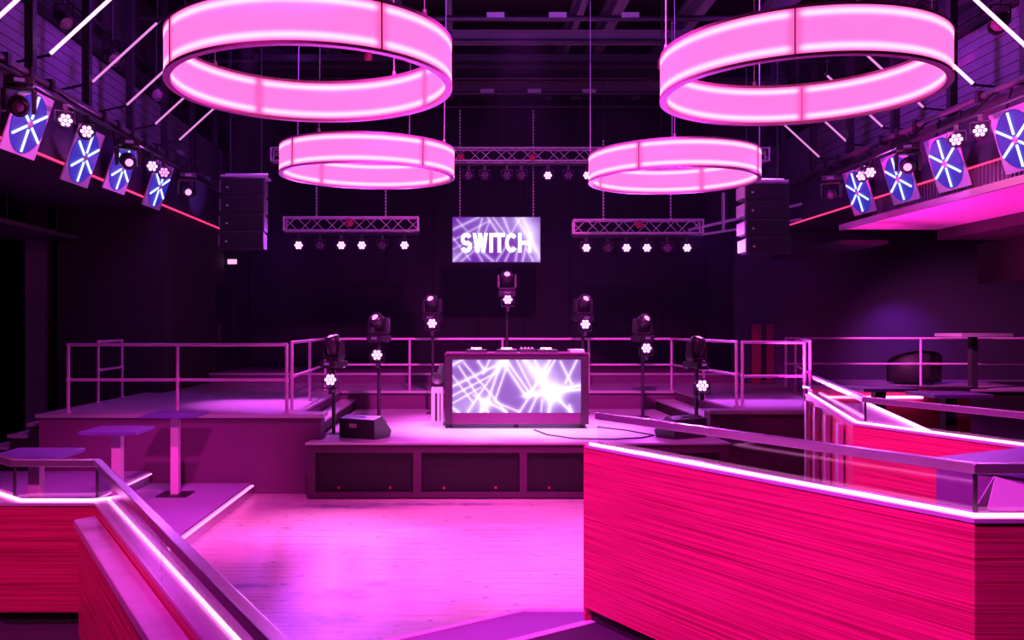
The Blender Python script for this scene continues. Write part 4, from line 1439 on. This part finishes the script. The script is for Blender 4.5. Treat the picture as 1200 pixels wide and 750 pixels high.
# diagonal light tubes
for i in range(6):
    Y = 11.6 + 1.5 * i
    a, b = Vector((-6.0, Y, 6.52)), Vector((-4.95, Y, 7.48))
    t = thing('light_tube', 'slanted violet light tube on the left wall, %s from the front' % ['first', 'second', 'third', 'fourth', 'fifth', 'sixth'][i], 'lamp', a, group='light tubes on the left wall')
    MB().tube(a, b, .026 if i < 2 else .02, 8).build('tube', M['tube' if i < 2 else 'tubepink'], t)
    d = (b - a).normalized()
    MB().tube(a - d * .06, a, .032, 8).build('end_fitting', M['darkmetal'], t)
    MB().tube(b, b + d * .06, .032, 8).build('end_fitting', M['darkmetal'], t)
    MB().bar(a - d * .03, (-6.71, Y, 6.35), .03, .03).build('bracket', M['darkmetal'], t)
    MB().bar(b, (b.x, Y, 8.44), .02, .02).build('drop_rod', M['darkmetal'], t)
for i in range(6):
    Y = 12.5 + 1.5 * i
    a, b = Vector((8.0, Y, 6.33)), Vector((6.95, Y, 7.3))
    t = thing('light_tube', 'slanted violet light tube on the right wall, %s from the front' % ['first', 'second', 'third', 'fourth', 'fifth', 'sixth'][i], 'lamp', a, group='light tubes on the right wall')
    MB().tube(a, b, .026 if i < 2 else .02, 8).build('tube', M['tube' if i < 2 else 'tubepink'], t)
    d = (b - a).normalized()
    MB().tube(a - d * .06, a, .032, 8).build('end_fitting', M['darkmetal'], t)
    MB().tube(b, b + d * .06, .032, 8).build('end_fitting', M['darkmetal'], t)
    MB().bar(a - d * .03, (8.61, Y, 6.25), .03, .03).build('bracket', M['darkmetal'], t)
    MB().bar(b, (b.x, Y, 8.44), .02, .02).build('drop_rod', M['darkmetal'], t)


# theatre cans up in the rig
def can(loc, tgt, label):
    d = (Vector(tgt) - Vector(loc)).normalized()
    t = thing('theatre_lamp', label, 'lamp', loc, group='unlit theatre lamps in the rig')
    l = Vector(loc)
    MB().lathe([(0, -.18), (.08, -.18), (.12, -.10), (.13, .16), (.12, .165), (.115, .10), (0, .08)], 16, l, d).build('lamp_body', M['darkmetal'], t)
    MB().lathe([(.11, .10), (.07, .125), (0, .135)], 14, l, d).build('lens', M['lensdim'], t)
    MB().bar(l + Vector((-.15, 0, 0)), l + Vector((-.15, 0, .25)), .012, .03).bar(l + Vector((.15, 0, 0)), l + Vector((.15, 0, .25)), .012, .03).bar(l + Vector((-.155, 0, .25)), l + Vector((.155, 0, .25)), .03, .012).tube(l + Vector((0, 0, .25)), (l.x, l.y, 8.44), .015, 6).build('yoke', M['darkmetal'], t)
    return t


for px, py, Y, lb_ in ((75, 24, 14.0, 'unlit theatre lamp hung between the first left light tubes'), (132, 66, 15.4, 'unlit theatre lamp near the third left light tube'), (183, 108, 17.2, 'unlit theatre lamp near the fourth left light tube'),
                       (1086, 22, 14.0, 'unlit theatre lamp beside the nearest right ring'), (1172, 26, 13.2, 'unlit theatre lamp near the first right light tube')):
    can(P(px, py, Y), (1, 8, 0), lb_)

# left and right truss arms on balconies behind the line arrays and exit sign
t = thing('exit_sign', 'small lit sign on the far left wall below the hanging speakers', 'sign', (-5.9, 22.8, 4.17))
MB().box(-6.0, -5.66, 22.80, 22.85, 4.12, 4.28).build('sign_box', M['black'], t)
MB().box(-5.93, -5.70, 22.785, 22.80, 4.14, 4.26).build('sign_face', M['exit'], t)
t = thing('steel_bracket', 'pink-lit steel bracket frame left of the right speaker column', 'bracket', (6.1, 20, 4.6))
MB().bar((5.2, 20.5, 4.75), (7.8, 20.5, 5.35), .06, .06).bar((5.2, 20.5, 4.6), (7.8, 20.5, 5.0), .05, .05).bar((6.0, 20.5, 4.75), (6.0, 20.5, 5.6), .12, .05).build('arm', M['alu'], t)


# ------------------------------------------------------------------ thin stage haze
hm = bpy.data.materials.new('thin haze')
hm.use_nodes = True
hn = hm.node_tree
hn.nodes.remove(hn.nodes['Principled BSDF'])
sc_ = hn.nodes.new('ShaderNodeVolumeScatter')
sc_.inputs['Color'].default_value = (0.6, 0.35, 1.0, 1)
sc_.inputs['Density'].default_value = 0.0013
sc_.inputs['Anisotropy'].default_value = 0.2
hn.links.new(sc_.outputs[0], hn.nodes['Material Output'].inputs['Volume'])
hc = bpy.data.curves.new('haze', 'CURVE')
hc.dimensions = '2D'
hc.fill_mode = 'BOTH'
hc.extrude = 2.7
sp_ = hc.splines.new('POLY')
sp_.points.add(3)
for p_, (x_, y_) in zip(sp_.points, ((-4.8, 13.4), (6.4, 13.4), (6.4, 23.5), (-4.8, 23.5))):
    p_.co = (x_, y_, 0, 1)
sp_.use_cyclic_u = True
hc.materials.append(hm)
hz = bpy.data.objects.new('haze', hc)
hz.location = (0, 0, 4.2)
COL.objects.link(hz)
hz['kind'] = 'stuff'
tag(hz, 'thin violet haze hanging over the stage around the lit lamps', 'haze')
